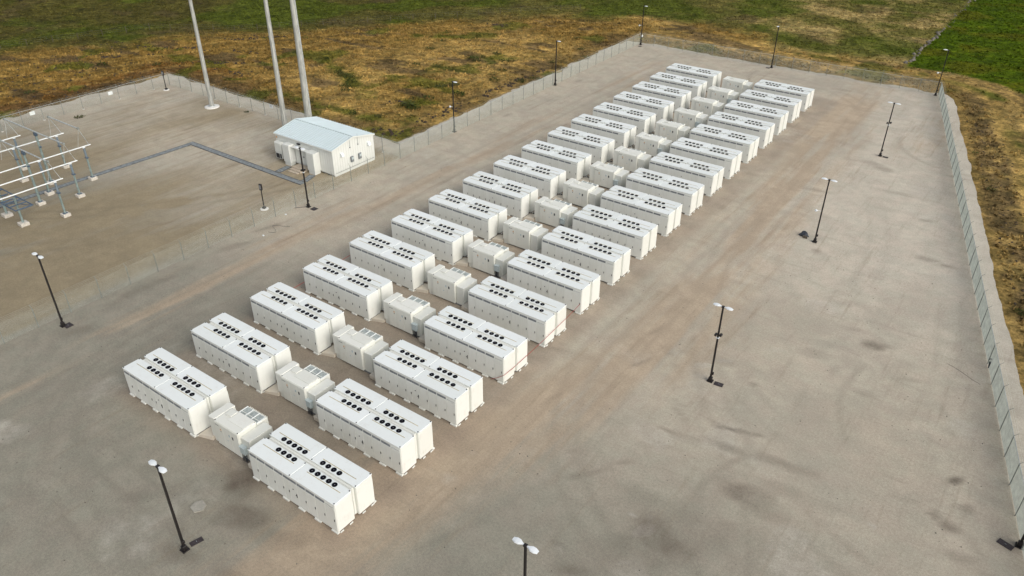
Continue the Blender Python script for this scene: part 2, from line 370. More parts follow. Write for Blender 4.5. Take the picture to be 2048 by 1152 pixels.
        li = np.maximum(li, s*blob(x, y, cx, cy, rx, ry, an))
    edge = sst(-3.6, -1.4, pad_sd(x, y))
    li = li*(0.35+0.65*yard)
    li = np.clip(np.maximum(li, 0.85*edge*sst(-2, 20, y)), 0, 1)
    near = sst(34, 2, y+0.12*(x-20)+6*(fbm(x, y, 0.06, 3, 91)-.5))  # mask for painting lens vignetting into the near gravel
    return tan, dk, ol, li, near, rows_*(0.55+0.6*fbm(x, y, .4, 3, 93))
def gravel_mat():
    k = NT('yard_gravel'); p = k.pos()
    m = k.attr('wear'); sep = k.n('ShaderNodeSeparateColor'); k.l(m.outputs['Color'], sep.inputs[0])
    tan, dk, ol, li = sep.outputs[0], sep.outputs[1], sep.outputs[2], m.outputs['Alpha']
    big = k.noise(p, 0.09, 4, 0.6); mid = k.noise(p, 0.7, 5, 0.65); fine = k.noise(p, 5.5, 4, 0.75); grain = k.noise(p, 17, 2, 0.8); blot = k.noise(p, 0.28, 5, 0.62, 0.6); hue = k.noise(p, 0.42, 4, 0.6)
    strk = k.noise(k.scaled(p, (1.0, 0.07, 1)), 1.3, 5, 0.68); strk2 = k.noise(k.scaled(p, (0.09, 1.0, 1), 0.35), 1.1, 4, 0.65)
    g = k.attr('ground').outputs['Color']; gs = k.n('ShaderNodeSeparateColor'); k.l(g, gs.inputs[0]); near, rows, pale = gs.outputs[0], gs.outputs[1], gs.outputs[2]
    c = k.mix(k.ramp(big, 0.3, 0.7), (0.420, 0.382, 0.312), (0.462, 0.412, 0.332))
    c = k.mix(k.math('MULTIPLY', pale, 0.9), c, (0.525, 0.478, 0.400))
    c = k.mix(k.ramp(k.math('ADD', near, k.math('MULTIPLY', k.math('SUBTRACT', blot, 0.5), 0.7)), 0.0, 1.0, 0, 1.0), c, (0.272, 0.256, 0.210))  # near end darkened in the colour, as a vignette would
    c = k.mix(k.ramp(hue, 0.35, 0.65), k.mix(1.0, c, (1.015, 0.995, 0.985), 'MULTIPLY'), k.mix(1.0, c, (0.98, 1.0, 0.985), 'MULTIPLY'))
    c = k.mix(k.ramp(k.math('ADD', tan, k.math('MULTIPLY', k.math('SUBTRACT', strk, 0.5), 0.9)), 0.15, 0.95, 0, 0.75), c, (0.432, 0.340, 0.242))
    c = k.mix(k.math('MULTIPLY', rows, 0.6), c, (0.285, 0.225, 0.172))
    ob = k.ramp(k.math('ADD', ol, k.math('MULTIPLY', k.math('SUBTRACT', strk, 0.5), 1.1)), 0.1, 1.0, 0, 0.78)
    c = k.mix(ob, c, (0.272, 0.218, 0.132))
    c = k.mix(k.ramp(k.math('ADD', li, k.math('MULTIPLY', k.math('SUBTRACT', mid, 0.5), 0.8)), 0.25, 1.0, 0, 0.6), c, (0.45, 0.425, 0.370))
    c = k.mix(k.math('MULTIPLY', dk, k.ramp(k.math('ADD', k.math('MULTIPLY', blot, 0.5), k.math('MULTIPLY', mid, 0.5)), 0.34, 0.64, 0.25, 0.90)), c, (0.105, 0.085, 0.066))
    c = k.mix(k.ramp(strk, 0.52, 0.75, 0, 0.30), c, (0.21, 0.175, 0.125)); c = k.mix(k.ramp(strk2, 0.54, 0.76, 0, 0.18), c, (0.18, 0.16, 0.13))
    c = k.mix(k.ramp(blot, 0.36, 0.66), k.mix(1.0, c, (0.92, 0.92, 0.92), 'MULTIPLY'), k.mix(1.0, c, (1.05, 1.05, 1.045), 'MULTIPLY'))
    c = k.mix(k.ramp(mid, 0.35, 0.7), k.mix(1.0, c, (0.93, 0.93, 0.93), 'MULTIPLY'), k.mix(1.0, c, (1.04, 1.04, 1.04), 'MULTIPLY'))
    c = k.mix(k.ramp(fine, 0.3, 0.7), k.mix(1.0, c, (0.87, 0.87, 0.87), 'MULTIPLY'), k.mix(1.0, c, (1.09, 1.09, 1.09), 'MULTIPLY'))
    c = k.mix(k.ramp(grain, 0.32, 0.68), k.mix(1.0, c, (0.84, 0.84, 0.83), 'MULTIPLY'), k.mix(1.0, c, (1.12, 1.12, 1.12), 'MULTIPLY'))
    h = k.math('ADD', k.math('MULTIPLY', fine, 0.6), grain); k.bump(h, 0.35, 0.04)
    return k.base(c, 0.92, 0, 0.15)
M['gravel'] = gravel_mat()
def pad_z(x, y):
    return (fbm(x, y, 0.08, 3, 2)-0.5)*0.06*sst(0, 6, np.hypot(np.maximum(np.abs(x-11)-14, 0), np.maximum(np.abs(y-55)-58, 0)))-0.002
xs = np.concatenate([np.arange(-80, -26, 0.6), np.arange(-26, 66, 0.34), np.arange(66, 101, 4.0)]); ys = np.concatenate([np.arange(-120, -22, 6.0), np.arange(-22, 60, 0.34), np.arange(60, 130, 0.5)])
me, co = grid_mesh('gravel_yard', xs, ys, pad_z, lambda X, Y: pad_sd(X, Y) < 3.5)
x, y = co[:, 0].astype(float), co[:, 1].astype(float)
pm = pad_masks(x, y)
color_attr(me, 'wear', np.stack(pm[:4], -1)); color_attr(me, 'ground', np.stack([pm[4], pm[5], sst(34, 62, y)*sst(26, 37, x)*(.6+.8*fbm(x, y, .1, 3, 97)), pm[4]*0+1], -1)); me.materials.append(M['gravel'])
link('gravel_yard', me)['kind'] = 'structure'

# ------------------------------------------------------------------ the fields
def field_zones(x, y):
    sd = pad_sd(x, y); n1 = fbm(x, y, 0.09, 4, 31)-0.5; n2 = fbm(x, y, 0.3, 4, 33)-0.5
    dry_d = seg_dist(x, y, DRY); ins = inside(x, y, DRY+[(160, -200), (-220, -200)])
    dry = sst(-5, 5, np.where(ins, dry_d, -dry_d)+n1*16+n2*6)
    east = sst(-1, 1, (y-118)*0.25+(x-37.0)-1.2)                                           # right of the east fence
    right = sst(-6, 8, x-38-(126-np.minimum(y, 126))*0.2)
    s2 = sd+n2*2.2+n1*3.0
    s3 = sd+n1*2.0+n2*.6
    def band(a, b, w=0.7): return sst(a-w, a+w, s3)*sst(b+w, b-w, s3)
    green_field = sst(-0.5, 0.5, x-29.6+0.25*n2)*sst(12.5, 14, sd+n2*2.5+0.02*(x-30))*sst(100, 108, y+0.35*(x-30))
    green = green_field*1.0
    green = np.maximum(green, 1.0*right*(band(6.2, 8.8)*sst(0.38, 0.55, fbm(x, y, 0.09, 3, 41))+0.55*band(13, 16)*sst(0.5, 0.6, fbm(x, y, 0.1, 3, 43))))
    green = np.maximum(green, (1-dry)*(1-green_field)*0.9*sst(0.49, 0.66, fbm(x, y, 0.07, 4, 45)))
    for cx, cy, rx, ry, an in [(-46, 70, 11, 2.2, -.45), (-56, 75, 8, 1.6, -.4), (-29.5, 68, 4.5, 2.6, .9), (-35, 97, 6, 1.8, .5), (-44, 58.5, 12, 1.5, -.05), (-32, 59, 9, 2, .1), (-52, 104, 9, 2.0, .6)]:
        green = np.maximum(green, .9*blob(x, y, cx, cy, rx, ry, an, 1.3))
    green = np.maximum(green, dry*(1-right)*0.75*sst(0.655, 0.72, fbm(x, y*0.9, 0.15, 4, 47)))
    soil = 0.85*right*band(0.7, 4.4, 0.5)*sst(0.40, 0.60, fbm(x, y, 0.5, 3, 49)+0.08)
    ruts = sst(.55, .95, np.sin(s3*3.3+n2*2)*.5+.5)*right*band(8.6, 24)*0.75
    near = dry*(1-right)*sst(7.5, 1.5, sd+n2*6)*sst(0.35, 0.55, fbm(x, y, 0.28, 3, 51)+0.05)
    soil = np.maximum(soil, np.maximum(ruts, 0.75*near))
    soil = np.maximum(soil, dry*(1-right)*0.9*sst(0.615, 0.69, fbm(x*0.45, y, 0.26, 4, 53)))
    cl = np.sin(dry_d*1.15+n1*9+n2*4); soil = np.maximum(soil, dry*(1-right)*.55*sst(.72, .97, cl)*sst(.44, .6, fbm(x, y, .09, 3, 63)))
    soil = np.maximum(soil, (1-dry)*(1-green_field)*0.5*sst(0.58, 0.72, fbm(x, y, 0.18, 3, 55)))
    tan = np.clip(right*(band(4.8, 6.6)+band(8.8, 12.5)*0.9+band(15, 19)*0.7), 0, 1)
    nstrip = sst(118, 124, y)*sst(-24, -18, x)*(1-0.6*right)
    soil = np.maximum(soil, .6*nstrip*band(2.0, 12.5)*sst(.3, .9, np.sin(s3*2.9+n2*2)*.5+.5)*sst(.4, .6, fbm(x, y, .12, 3, 58)))
    tan = np.maximum(tan, nstrip*band(3.0, 13.5, 1.2)*(0.55+0.6*fbm(x*0.12, y, 0.7, 3, 57)))
    tan = np.maximum(tan, dry*(1-right)*0.95*sst(0.30, 0.55, fbm(x, y*1.0, 0.055, 3, 59))*sst(-66, -42, x-0.25*(y-90)))
    tan = np.maximum(tan, dry*(1-right)*.5*sst(.6, .95, np.sin(dry_d*1.15+1.6+n1*9+n2*4)))
    tan = np.maximum(tan, (1-dry)*(1-green_field)*0.75*sst(-25, 5, x)*sst(0.44, 0.62, fbm(x, y*1.2, 0.10, 4, 61)))
    gravelly = nstrip*sst(4.2, 1.5, s2)
    soil = np.maximum(soil*(1-0.4*gravelly), 0.45*gravelly)
    red = dry*(1-right)*sst(6, 1, np.abs(sd-4.0)+n2*5)*sst(-52, -66, x)
    return sd, dry, green, soil, np.clip(tan, 0, 1), red, green_field
def field_color(x, y):
    sd, dry, green, soil, tan, red, gf = field_zones(x, y)
    def lerp(c, t, d): return c*(1-t[:, None])+np.array(d)[None, :]*t[:, None]
    wst = sst(-90, -30, x)
    c = lerp(np.tile(np.array([0.088, 0.080, 0.020]), (len(x), 1)), wst, (0.142, 0.130, 0.034))
    c = lerp(c, dry, (0.245, 0.158, 0.044))
    c = lerp(c, sst(-2, 8, x-38-(126-np.minimum(y, 126))*0.2)*0.85, (0.340, 0.240, 0.090))
    c = lerp(c, red*0.75, (0.175, 0.082, 0.022))
    c = lerp(c, tan*0.85, (0.425, 0.288, 0.095))
    c = lerp(c, np.clip(tan*(1-dry)*0.6, 0, 1), (0.36, 0.295, 0.14))
    c = lerp(c, soil*0.85, (0.100, 0.072, 0.040))
    c = lerp(c, green*0.85, (0.072, 0.100, 0.010))
    c = lerp(c, gf*0.92, (0.062, 0.104, 0.002))
    c = lerp(c, gf*0.6*sst(0.5, 0.66, fbm(x, y, 0.13, 4, 73)), (0.118, 0.112, 0.008))
    v = fbm(x, y, 0.9, 3, 71); v2 = fbm(x, y, 0.28, 4, 75); c = c*((0.62+0.76*v)*(0.72+0.56*v2))[:, None]
    return np.clip(c, 0, 1), (sd, dry, green, soil, tan, red, gf)
def field_z(X, Y):
    x = X.reshape(-1); y = Y.reshape(-1); sd = pad_sd(x, y)
    n = fbm(x, y, 0.35, 4, 81)-0.5; b = fbm(x, y, 0.06, 3, 83)-0.5; r = fbm(x, y, 0.9, 3, 85)-0.5
    ea = sst(36, 40, x)
    z = np.clip((sd+(n*1.9+r*0.9)*(1-.72*ea))*0.14, -0.35, 0.09)
    w = sst(0.5, 6, sd)
    dry_d = seg_dist(x, y, DRY); ins = inside(x, y, DRY+[(160, -200), (-220, -200)])
    rough = np.where(ins, 1.0, 0.45)
    z = z+w*(0.25*b+0.34*n*rough+0.20*r*rough)+w*0.15
    east = sst(-2, 10, x-38-(126-np.minimum(y, 126))*0.2)
    z = z+east*w*0.10*np.sin(sd*3.1+n*4)
    return z.reshape(X.shape)
def field_mat():
    k = NT('field_ground'); p = k.pos(); a = k.attr('tint').outputs['Color']
    f1 = k.noise(p, 0.55, 5, 0.7); f2 = k.noise(p, 2.6, 4, 0.75); f3 = k.noise(p, 0.16, 4, 0.6)
    c = k.mix(k.ramp(f3, 0.3, 0.7), k.mix(1.0, a, (0.78, 0.80, 0.75), 'MULTIPLY'), k.mix(1.0, a, (1.2, 1.17, 1.15), 'MULTIPLY'))
    c = k.mix(k.ramp(f1, 0.34, 0.68), k.mix(1.0, c, (0.54, 0.57, 0.58), 'MULTIPLY'), k.mix(1.0, c, (1.28, 1.26, 1.24), 'MULTIPLY'))
    c = k.mix(k.ramp(f2, 0.32, 0.7), k.mix(1.0, c, (0.58, 0.60, 0.61), 'MULTIPLY'), k.mix(1.0, c, (1.32, 1.30, 1.28), 'MULTIPLY'))
    k.bump(k.math('ADD', f1, f2), 0.8, 0.25)
    return k.base(c, 0.95, 0, 0.05)
M['field'] = field_mat()
xs = np.concatenate([np.linspace(-1500, -190, 14)[:-1], np.arange(-190, -24, 0.75), np.arange(-24, 100, 0.6), np.linspace(100, 1500, 16)])
ys = np.concatenate([np.linspace(-1200, -60, 12)[:-1], np.arange(-60, 10, 2.0), np.arange(10, 240, 0.65), np.linspace(240, 1800, 16)])
me, co = grid_mesh('field', xs, ys, field_z)
x, y = co[:, 0].astype(float), co[:, 1].astype(float); c, _ = field_color(x, y)
color_attr(me, 'tint', np.concatenate([c, np.ones((len(c), 1))], 1)); me.materials.append(M['field'])
link('field', me)['kind'] = 'structure'

def scatter_tufts(name, N, box, dens, size, h, lift=1.0, blades=3, tintfun=None):
    x = RNG.uniform(box[0], box[1], N); y = RNG.uniform(box[2], box[3], N)
    c, z = field_color(x, y); k = RNG.random(N) < dens(x, y, z)
    x, y, c = x[k], y[k], c[k]; n = len(x)
    zz = field_z(x, y)
    s = size*RNG.uniform(0.55, 1.5, n); hh = h*RNG.uniform(0.5, 1.6, n)
    vs = np.zeros((n, blades, 3, 3), np.float32)
    a0 = RNG.uniform(0, PI, n)
    for b in range(blades):
        a = a0+b*PI/blades+RNG.normal(0, .25, n); ca, sa = np.cos(a), np.sin(a)
        vs[:, b, 0] = np.stack([x-ca*s/2, y-sa*s/2, zz-0.06], -1); vs[:, b, 1] = np.stack([x+ca*s/2, y+sa*s/2, zz-0.06], -1)
        vs[:, b, 2] = np.stack([x+RNG.normal(0, .3, n)*s, y+RNG.normal(0, .3, n)*s, zz+hh], -1)
    nv = n*blades*3
    me = bpy.data.meshes.new(name); me.vertices.add(nv); me.vertices.foreach_set('co', vs.reshape(-1))
    me.loops.add(nv); me.loops.foreach_set('vertex_index', np.arange(nv, dtype=np.int32))
    me.polygons.add(n*blades); me.polygons.foreach_set('loop_start', np.arange(0, nv, 3, dtype=np.int32)); me.polygons.foreach_set('loop_total', np.full(n*blades, 3, np.int32))
    me.update(calc_edges=True)
    t = c*RNG.uniform(0.72, 1.40, (n, 1))
    if tintfun is not None: t = tintfun(t, n)
    t = np.repeat(np.concatenate([t, np.ones((n, 1))], 1), blades*3, 0)
    color_attr(me, 'tint', t); me.materials.append(M['grass'])
    o = link(name, me); o['kind'] = 'stuff'; return o
scatter_tufts('dry_grass', 150000, (-150, 80, 5, 200), lambda x, y, z: 0.9*z[1]*(z[0] > 0.8)*np.where((x > 38) & (z[0] > 4.5), .2, 1)*np.where((y > 122) & (x > -22) & (z[0] > 2), .35, 1)*(1-0.5*z[3])*(1-0.4*z[4]), 0.42, 0.22)
scatter_tufts('pasture_grass', 110000, (-175, 75, 20, 235), lambda x, y, z: 0.8*(1-z[1])*(z[0] > 1.0), 0.5, 0.16)

# ------------------------------------------------------------------ battery containers
CL, CW, GAP, CH, PITCH = 8.8, 1.57, 0.357, 2.77, 6.4155
RX, RY, SK = 15.7966, -0.0545, -0.1389
ORD = ['nearest', 'second', 'third', 'fourth', 'fifth', 'sixth', 'seventh', 'eighth', 'ninth', 'tenth', 'eleventh', 'twelfth', 'thirteenth', 'fourteenth', 'fifteenth', 'sixteenth', 'farthest']
def row_words(r):
    if r in (0, 16): return 'the %s row' % ORD[r]
    return 'the %s row from the near end' % ORD[r]
def build_container(root):
    tree = []
    def P(name, mb, mat, **kw):
        o = part(name, mb, mat, root, **kw); tree.append((o, [])); return o
    P('body', MB().cbox(0.03, 0.035, 0.15, CL-0.03, CW-0.02, 2.735, 0.02), 'white')
    P('gap_filler', MB().cbox(0.22, CW-0.019, 0.15, CL-0.22, CW+0.168, 2.63, 0.03), 'white')  # white filler added so the gap between paired units looks paler
    b = MB().box(0.12, 0.14, 0.02, CL-0.12, CW-0.1, 0.149)
    P('base_frame', b, 'vent')
    for x0, x1 in ((0.0, 4.425), (4.455, CL)): P('roof_panel', MB().cbox(x0, 0.0, 2.70, x1, CW, CH, 0.035), 'roof_white')
    seams = [0.04, 0.87, 1.79, 2.72, 3.63, 4.22, 5.04, 5.93, 6.85, 7.80, CL-0.04]
    hz = [(0.83, .2), (1.75, .2), (2.66, .2), (3.57, .2), (4.16, .2), (4.94, .36), (5.86, .2), (6.77, .2), (7.70, .2), (8.62, .2)]
    dm = {}; hm = {}
    for (x0, x1), (hx, hl) in zip(zip(seams[:-1], seams[1:]), hz):
        wkey = round(x1-x0, 2)
        if wkey not in dm: dm[wkey] = MB().cbox(0.012, 0.0, 0.17, x1-x0-0.012, 0.034, 2.26, 0.008).mesh('door', M['white'])
        d = link('door', dm[wkey], root, (x0, 0, 0))
        if hl not in hm:
            hb = MB().cbox(-0.024, -0.035, -hl/2, 0.024, 0.0, hl/2, 0.008)
            if hl > .3: hb.cbox(-0.13, -0.03, -0.04, -0.025, 0.0, 0.0, 0.006)
            hm[hl] = hb.mesh('handle', M['black'])
        h = link('handle', hm[hl], d, (hx-x0-0.02, 0, 1.2))
        subs = [h]
        if hl > .3:
            subs.append(link('indicator', MB().cbox(-0.05, -0.02, -0.035, 0.05, 0.0, 0.035, 0.006).mesh('indicator', M['black']), d, (4.61-x0, 0, 1.66)))
        tree.append((d, subs))
    vm = {}
    for x0, x1 in ((.14, .82), (.92, 1.74), (1.84, 2.67), (2.77, 3.58), (3.68, 4.99), (5.09, 5.88), (5.98, 6.80), (6.90, 7.76)):
        w = round(x1-x0, 2)
        if w not in vm:
            v = MB().box(0, 0.022, 0, w, 0.034, 0.19)
            for q in range(4): v.add([(0.005, 0.004, .01+q*.046), (w-.005, 0.004, .01+q*.046), (w-.005, 0.02, .042+q*.046), (.005, .02, .042+q*.046)], [(0, 1, 2, 3)])
            vm[w] = v.mesh('vent', M['vent'])
        o = link('vent', vm[w], root, (x0, 0, 2.31)); tree.append((o, []))
    P('vent_cover', MB().cbox(7.82, 0.006, 2.30, 8.74, 0.034, 2.51, 0.008), 'white')
    mk = MB()
    for q in range(6): mk.box(7.95+q*.115, 0.003, 2.385, 8.02+q*.115, 0.0059, 2.425)
    P('lettering', mk, 'vent')['kind'] = 'stuff'
    # side posts, ends
    for x0, x1 in ((-0.0, 0.03), (CL-0.03, CL)):
        P('end_panel', MB().cbox(x0, 0.06, 0.17, x1, CW-0.05, 2.55, 0.012), 'white')
    # roof fans
    fm = MB().lathe([(0.202, 0), (0.202, 0.03), (0.188, 0.04), (0.172, 0.032), (0.166, 0.008), (0.02, 0.004)], n=20).mesh('fan', M['black'])
    bl = MB()
    for q in range(7):
        a = 2*PI*q/7
        bl.add([(0.045*math.cos(a), 0.045*math.sin(a), .022), (0.15*math.cos(a-.12), 0.15*math.sin(a-.12), .012), (0.15*math.cos(a+.38), 0.15*math.sin(a+.38), .026), (0.045*math.cos(a+.7), 0.045*math.sin(a+.7), .026)], [(0, 1, 2, 3)])
    bm_ = bl.mesh('blade_wheel', M['blade']); hub = MB().lathe([(0.026, 0.008), (0.026, 0.03), (0.018, 0.034)], n=10).mesh('hub', M['hub'])
    for fx in (1.83, 2.375, 2.92, 3.465, 5.29, 5.84, 6.39, 6.94, 7.495):
        f = link('fan', fm, root, (fx, 1.285, CH)); tree.append((f, [link('hub', hub, f), link('blade_wheel', bm_, f)]))
    gm = MB().box(0, -0.024, 0, 3.26, 0.024, 0.008).mesh('sealing_strip', M['strip'])
    for gx in (0.5, 5.07): tree.append((link('sealing_strip', gm, root, (gx, 1.0, CH)), []))
    lug = MB().lathe([(0.05, 0), (0.05, 0.02), (0.03, 0.022)], n=8).mesh('lifting_socket', M['black'])
    for lx in (0.10, 4.36, CL-0.10):
        for ly in (0.09, CW-0.09): tree.append((link('lifting_socket', lug, root, (lx, ly, CH)), []))
    ft = MB().cbox(0, 0, 0, 0.62, 0.22, 0.135, 0.012).mesh('foot', M['white'])
    for fx in (-0.02, 1.60, 3.24, 4.87, 6.50, 8.16): tree.append((link('foot', ft, root, (fx, -0.07, 0.0)), []))
    fe = MB().cbox(0, 0, 0, 0.06, 0.3, 0.10, 0.012).mesh('end_foot', M['white'])
    for ex in (-0.055, CL-0.005):
        for ey in (0.15, 1.0): tree.append((link('end_foot', fe, root, (ex, ey, 0.0)), []))
    return tree
CG = 'white battery containers standing in paired rows'
def clabel(r, side, unit): return '%s white battery container of the %s pair in %s' % (unit, side, row_words(r))
root = thing('battery_container', clabel(0, 'left', 'front'), 'container', (0, 0, 0), 0, CG)
CT = build_container(root)
first = True
for r in range(17):
    for side, ox, oy in (('left', 0, 0), ('right', RX, RY)):
        x0, y0 = ox+SK*r+RNG.normal(0, .015), oy+PITCH*r+RNG.normal(0, .02); rz = RNG.normal(0, .0009)
        if first: first = False; root.location = (x0, y0, 0)
        else: dup(root, (x0, y0, 0), rz, clabel(r, side, 'front'), CT)
        dup(root, (x0+CL+RNG.normal(0, .012), y0+2*CW+GAP, 0), PI+rz, clabel(r, side, 'rear'), CT)

# ------------------------------------------------------------------ inverters between the pairs
def build_inverter(root):
    tree = []
    def P(name, mb, mat, **kw):
        o = part(name, mb, mat, root, **kw); tree.append((o, [])); return o
    def S(p, name, mb, mat, **kw):
        o = part(name, mb, mat, p, **kw)
        for t in tree:
            if t[0] is p: t[1].append(o)
        return o
    body = P('cabinet', MB().cbox(2.10, 0.66, 0.12, 4.90, 2.36, 2.47, 0.05), 'cream')
    P('plinth', MB().box(2.25, 0.8, 0.0, 5.5, 2.3, 0.119), 'vent')
    for x0, x1 in ((2.12, 3.05), (3.07, 3.98), (4.0, 4.88)): P('front_door', MB().cbox(x0, 0.628, 0.18, x1, 0.659, 2.38, 0.01), 'cream')
    P('side_cabinet', MB().cbox(1.36, 0.70, 0.50, 2.095, 2.63, 2.49, 0.04), 'cream')
    P('leg_skirt', MB().box(1.45, 0.80, 0.0, 2.05, 2.5, 0.499), 'cream')
    P('roof_hatch', MB().cbox(2.30, 1.55, 2.471, 2.98, 2.20, 2.56, 0.03), 'cream')
    P('roof_slab', MB().cbox(3.0, 1.25, 2.471, 4.82, 2.34, 2.515, 0.02), 'cream')
    for x, y in ((2.2, .74), (4.8, .74), (4.8, 2.26)): P('lifting_socket', MB().lathe([(0.05, 0), (0.05, 0.02), (0.03, 0.022)], n=8), 'black', loc=(x, y, 2.47))
    # right hand low cabinet
    P('low_cabinet', MB().cbox(4.93, 0.84, 0.10, 5.86, 2.98, 2.10, 0.03), 'cream')
    P('latch', MB().cbox(-0.01, -0.05, -0.08, 0.03, 0.05, 0.08, 0.01), 'black', loc=(5.86, 2.45, 1.3))
    # transformer radiator with a grille of six panes at the back
    g = P('radiator', MB().cbox(2.62, 2.40, 0.45, 4.84, 3.34, 2.19, 0.03), 'cream')
    for i in range(3):
        for j, (y0, y1) in enumerate(((2.46, 2.70), (2.76, 3.27))):
            x0 = 2.72+i*0.70
            m = MB().box(x0, y0, 2.191, x0+0.56, y1, 2.196)
            for q in range(6):
                yy = y0+(y1-y0)*(q+.15)/6
                m.box(x0+.01, yy, 2.1965, x0+.55, yy+(y1-y0)*.045, 2.206)
            S(g, 'grille_pane', m, 'vent_light')
    for i in range(4):
        xx = 2.655+i*.70 if i else 2.65
        S(g, 'grille_bar', MB().cbox(xx-.04+(.0 if i else .02), 2.42, 2.191, xx+.04+(.0 if i else .02), 3.32, 2.235, .008), 'roof_white')
    for i in range(12):
        S(g, 'cooling_fin', MB().box(2.72+i*.175, 3.341, 0.6, 2.745+i*.175, 3.50, 2.1), 'cream')
    # print and signs on the front
    mk = MB().box(2.24, 0.620, 2.12, 2.31, 0.6275, 2.19)
    for q in range(5): mk.box(2.36+q*.06, 0.620, 2.135, 2.405+q*.06, 0.6275, 2.18)
    P('lettering', mk, 'ink')['kind'] = 'stuff'
    t = MB(); t.add([(2.70, .624, 1.80), (2.90, .624, 1.80), (2.80, .624, 1.98), (2.70, .6275, 1.80), (2.90, .6275, 1.80), (2.80, .6275, 1.98)], [(0, 1, 2), (5, 4, 3), (0, 3, 4, 1), (1, 4, 5, 2), (2, 5, 3, 0)])
    w = P('warning_sign', t, 'orange')
    t = MB(); t.add([(2.765, .621, 1.83), (2.835, .621, 1.83), (2.80, .621, 1.92)], [(0, 1, 2)]); S(w, 'warning_mark', t, 'ink')
    P('small_sign', MB().box(2.76, .622, 1.63, 2.85, .6275, 1.72), 'ink')
    P('pale_sign', MB().box(3.72, .622, 1.64, 3.88, .6275, 1.86), 'label_blue')
    P('dark_sign', MB().box(4.10, .622, 1.56, 4.27, .6275, 1.84), 'ink')
    P('faint_sign', MB().box(3.42, .624, 1.12, 3.58, .6275, 1.20), 'label_blue')
    # beige duct covers to the containers on either side
    d = MB(); v0 = [(0.10, 0.24), (1.33, 0.62), (1.33, 1.75), (0.10, 1.62)]
    d.add([(x, y, 0.0) for x, y in v0]+[(0.10, .24, .22), (1.33, .62, .34), (1.33, 1.75, .34), (0.10, 1.62, .22)], [(3, 2, 1, 0), (4, 5, 6, 7), (0, 1, 5, 4), (1, 2, 6, 5), (2, 3, 7, 6), (3, 0, 4, 7)])
    P('duct_cover', d, 'tray')
    P('duct_cover', MB().cbox(5.88, 0.35, 0.0, 6.90, 1.5, 0.42, 0.05), 'tray')
    P('conduit', MB().tube((1.0, 2.15, .12), (1.36, 2.15, .12), .08, n=8).tube((0.2, 2.2, .08), (1.0, 2.15, .12), .06, n=8), 'cable')
    # small grey box with its cables on the right corner
    box = P('switch_box', MB().cbox(4.97, 0.54, 0.80, 5.52, 0.835, 1.46, 0.02), 'box_grey')
    S(box, 'box_hood', MB().cbox(4.94, 0.50, 1.461, 5.55, 0.835, 1.50, 0.01), 'box_grey')
    cb = MB()
    for q in range(8):
        xx = 5.04+q*.057; yy = .62+.07*(q % 3)
        cb.path([(xx, yy, .80), (xx+random.uniform(-.02, .02), yy, .40), (xx+random.uniform(-.06, .06), yy-.03, .0)], .022, 6)
    S(box, 'cable_bundle', cb, 'cable')
    return tree, box
IG = 'cream inverter units between the container pairs'
HAS = {0, 1, 3, 5, 7, 9, 11, 13, 15}
def ilabel(r): return 'cream inverter cabinet between the container pairs of %s' % row_words(r)
iroot = thing('inverter_unit', ilabel(0), 'inverter', (CL, 0, 0), 0, IG)
IT, ibox = build_inverter(iroot)
for r in range(1, 17): dup(iroot, (CL+SK*r+RNG.normal(0, .02), PITCH*r+RNG.normal(0, .03), 0), 0, ilabel(r), IT, () if r in HAS else (ibox,))

# ------------------------------------------------------------------ light poles
HP = 7.5
def light_pole(x, y, label, heads, mid=None, box=None, h=HP, rot=0.0):
    t = thing('light_pole', label, 'light pole', (x, y, 0), rot, 'dark light poles round the yard')
    part('pole', MB().tube((0, 0, .1), (0, 0, h), 0.105, 0.085, 4, True, False), 'bronze', t)
    b = MB().cbox(-.24, -.24, 0, .24, .24, .07, .01).cbox(-.15, -.15, .071, .15, .15, .45, .03)
    for sx in (-1, 1):
        for sy in (-1, 1): b.tube((sx*.19, sy*.19, .06), (sx*.19, sy*.19, .13), .025, n=6)
    part('base_plate', b, 'bronze', t)
    part('junction_box', MB().cbox(.09, -.09, .75, .2, .09, 1.0, .02), 'bronze', t)
    for s in heads:
        hd = MB()
        prof = [(0.10, .05, .03), (.20, .075, .05), (.40, .19, .075), (.60, .205, .07), (.82, .12, .03)]
        n = len(prof); vs = []
        for d, w, th in prof: vs += [(s*d, -w, h+.05), (s*d, w, h+.05), (s*d, w*.8, h+.05+th), (s*d, -w*.8, h+.05+th)]
        fs = [(0, 1, 2, 3), (4*n-1, 4*n-2, 4*n-3, 4*n-4)]
        for i in range(n-1):
            for q in range(4): fs.append((i*4+q, i*4+(q+1) % 4, (i+1)*4+(q+1) % 4, (i+1)*4+q))
        if s < 0: fs = [f for f in fs]
        hd.add(vs, fs)
        lh = part('lamp_head', hd, 'lamp_white', t)
        part('lens', MB().box(min(s*.4, s*.62), -.13, h+.03, max(s*.4, s*.62), .13, h+.049), 'vent_light', lh)
    part('tenon', MB().cbox(-.11, -.11, h-.02, .11, .11, h+.12, .02), 'bronze', t)
    if mid == 'dark':
        a = part('floodlight', MB().cbox(-.3, -.16, h*.62, -.11, .16, h*.62+.22, .04).cbox(.11, -.16, h*.62+.12, .32, .16, h*.62+.34, .04), 'bronze', t)
        part('clamp', MB().cbox(-.13, -.13, h*.60, .13, .13, h*.60+.06, .01), 'lamp_white', a)
    if mid == 'white':
        a = part('camera_dome', MB().lathe([(.03, h*.5-.16), (.14, h*.5-.08), (.16, h*.5), (.12, h*.5+.1), (.03, h*.5+.12)], -.62, 0, 12), 'lamp_white', t)
        part('bracket', MB().tube((-.1, 0, h*.5+.06), (-.55, 0, h*.5+.06), .03, n=6), 'lamp_white', a)
    if box: part('utility_box', MB().cbox(.12, -.16, box, .28, .16, box+.4, .02), 'lamp_white', t)
    return t
A = '%s'
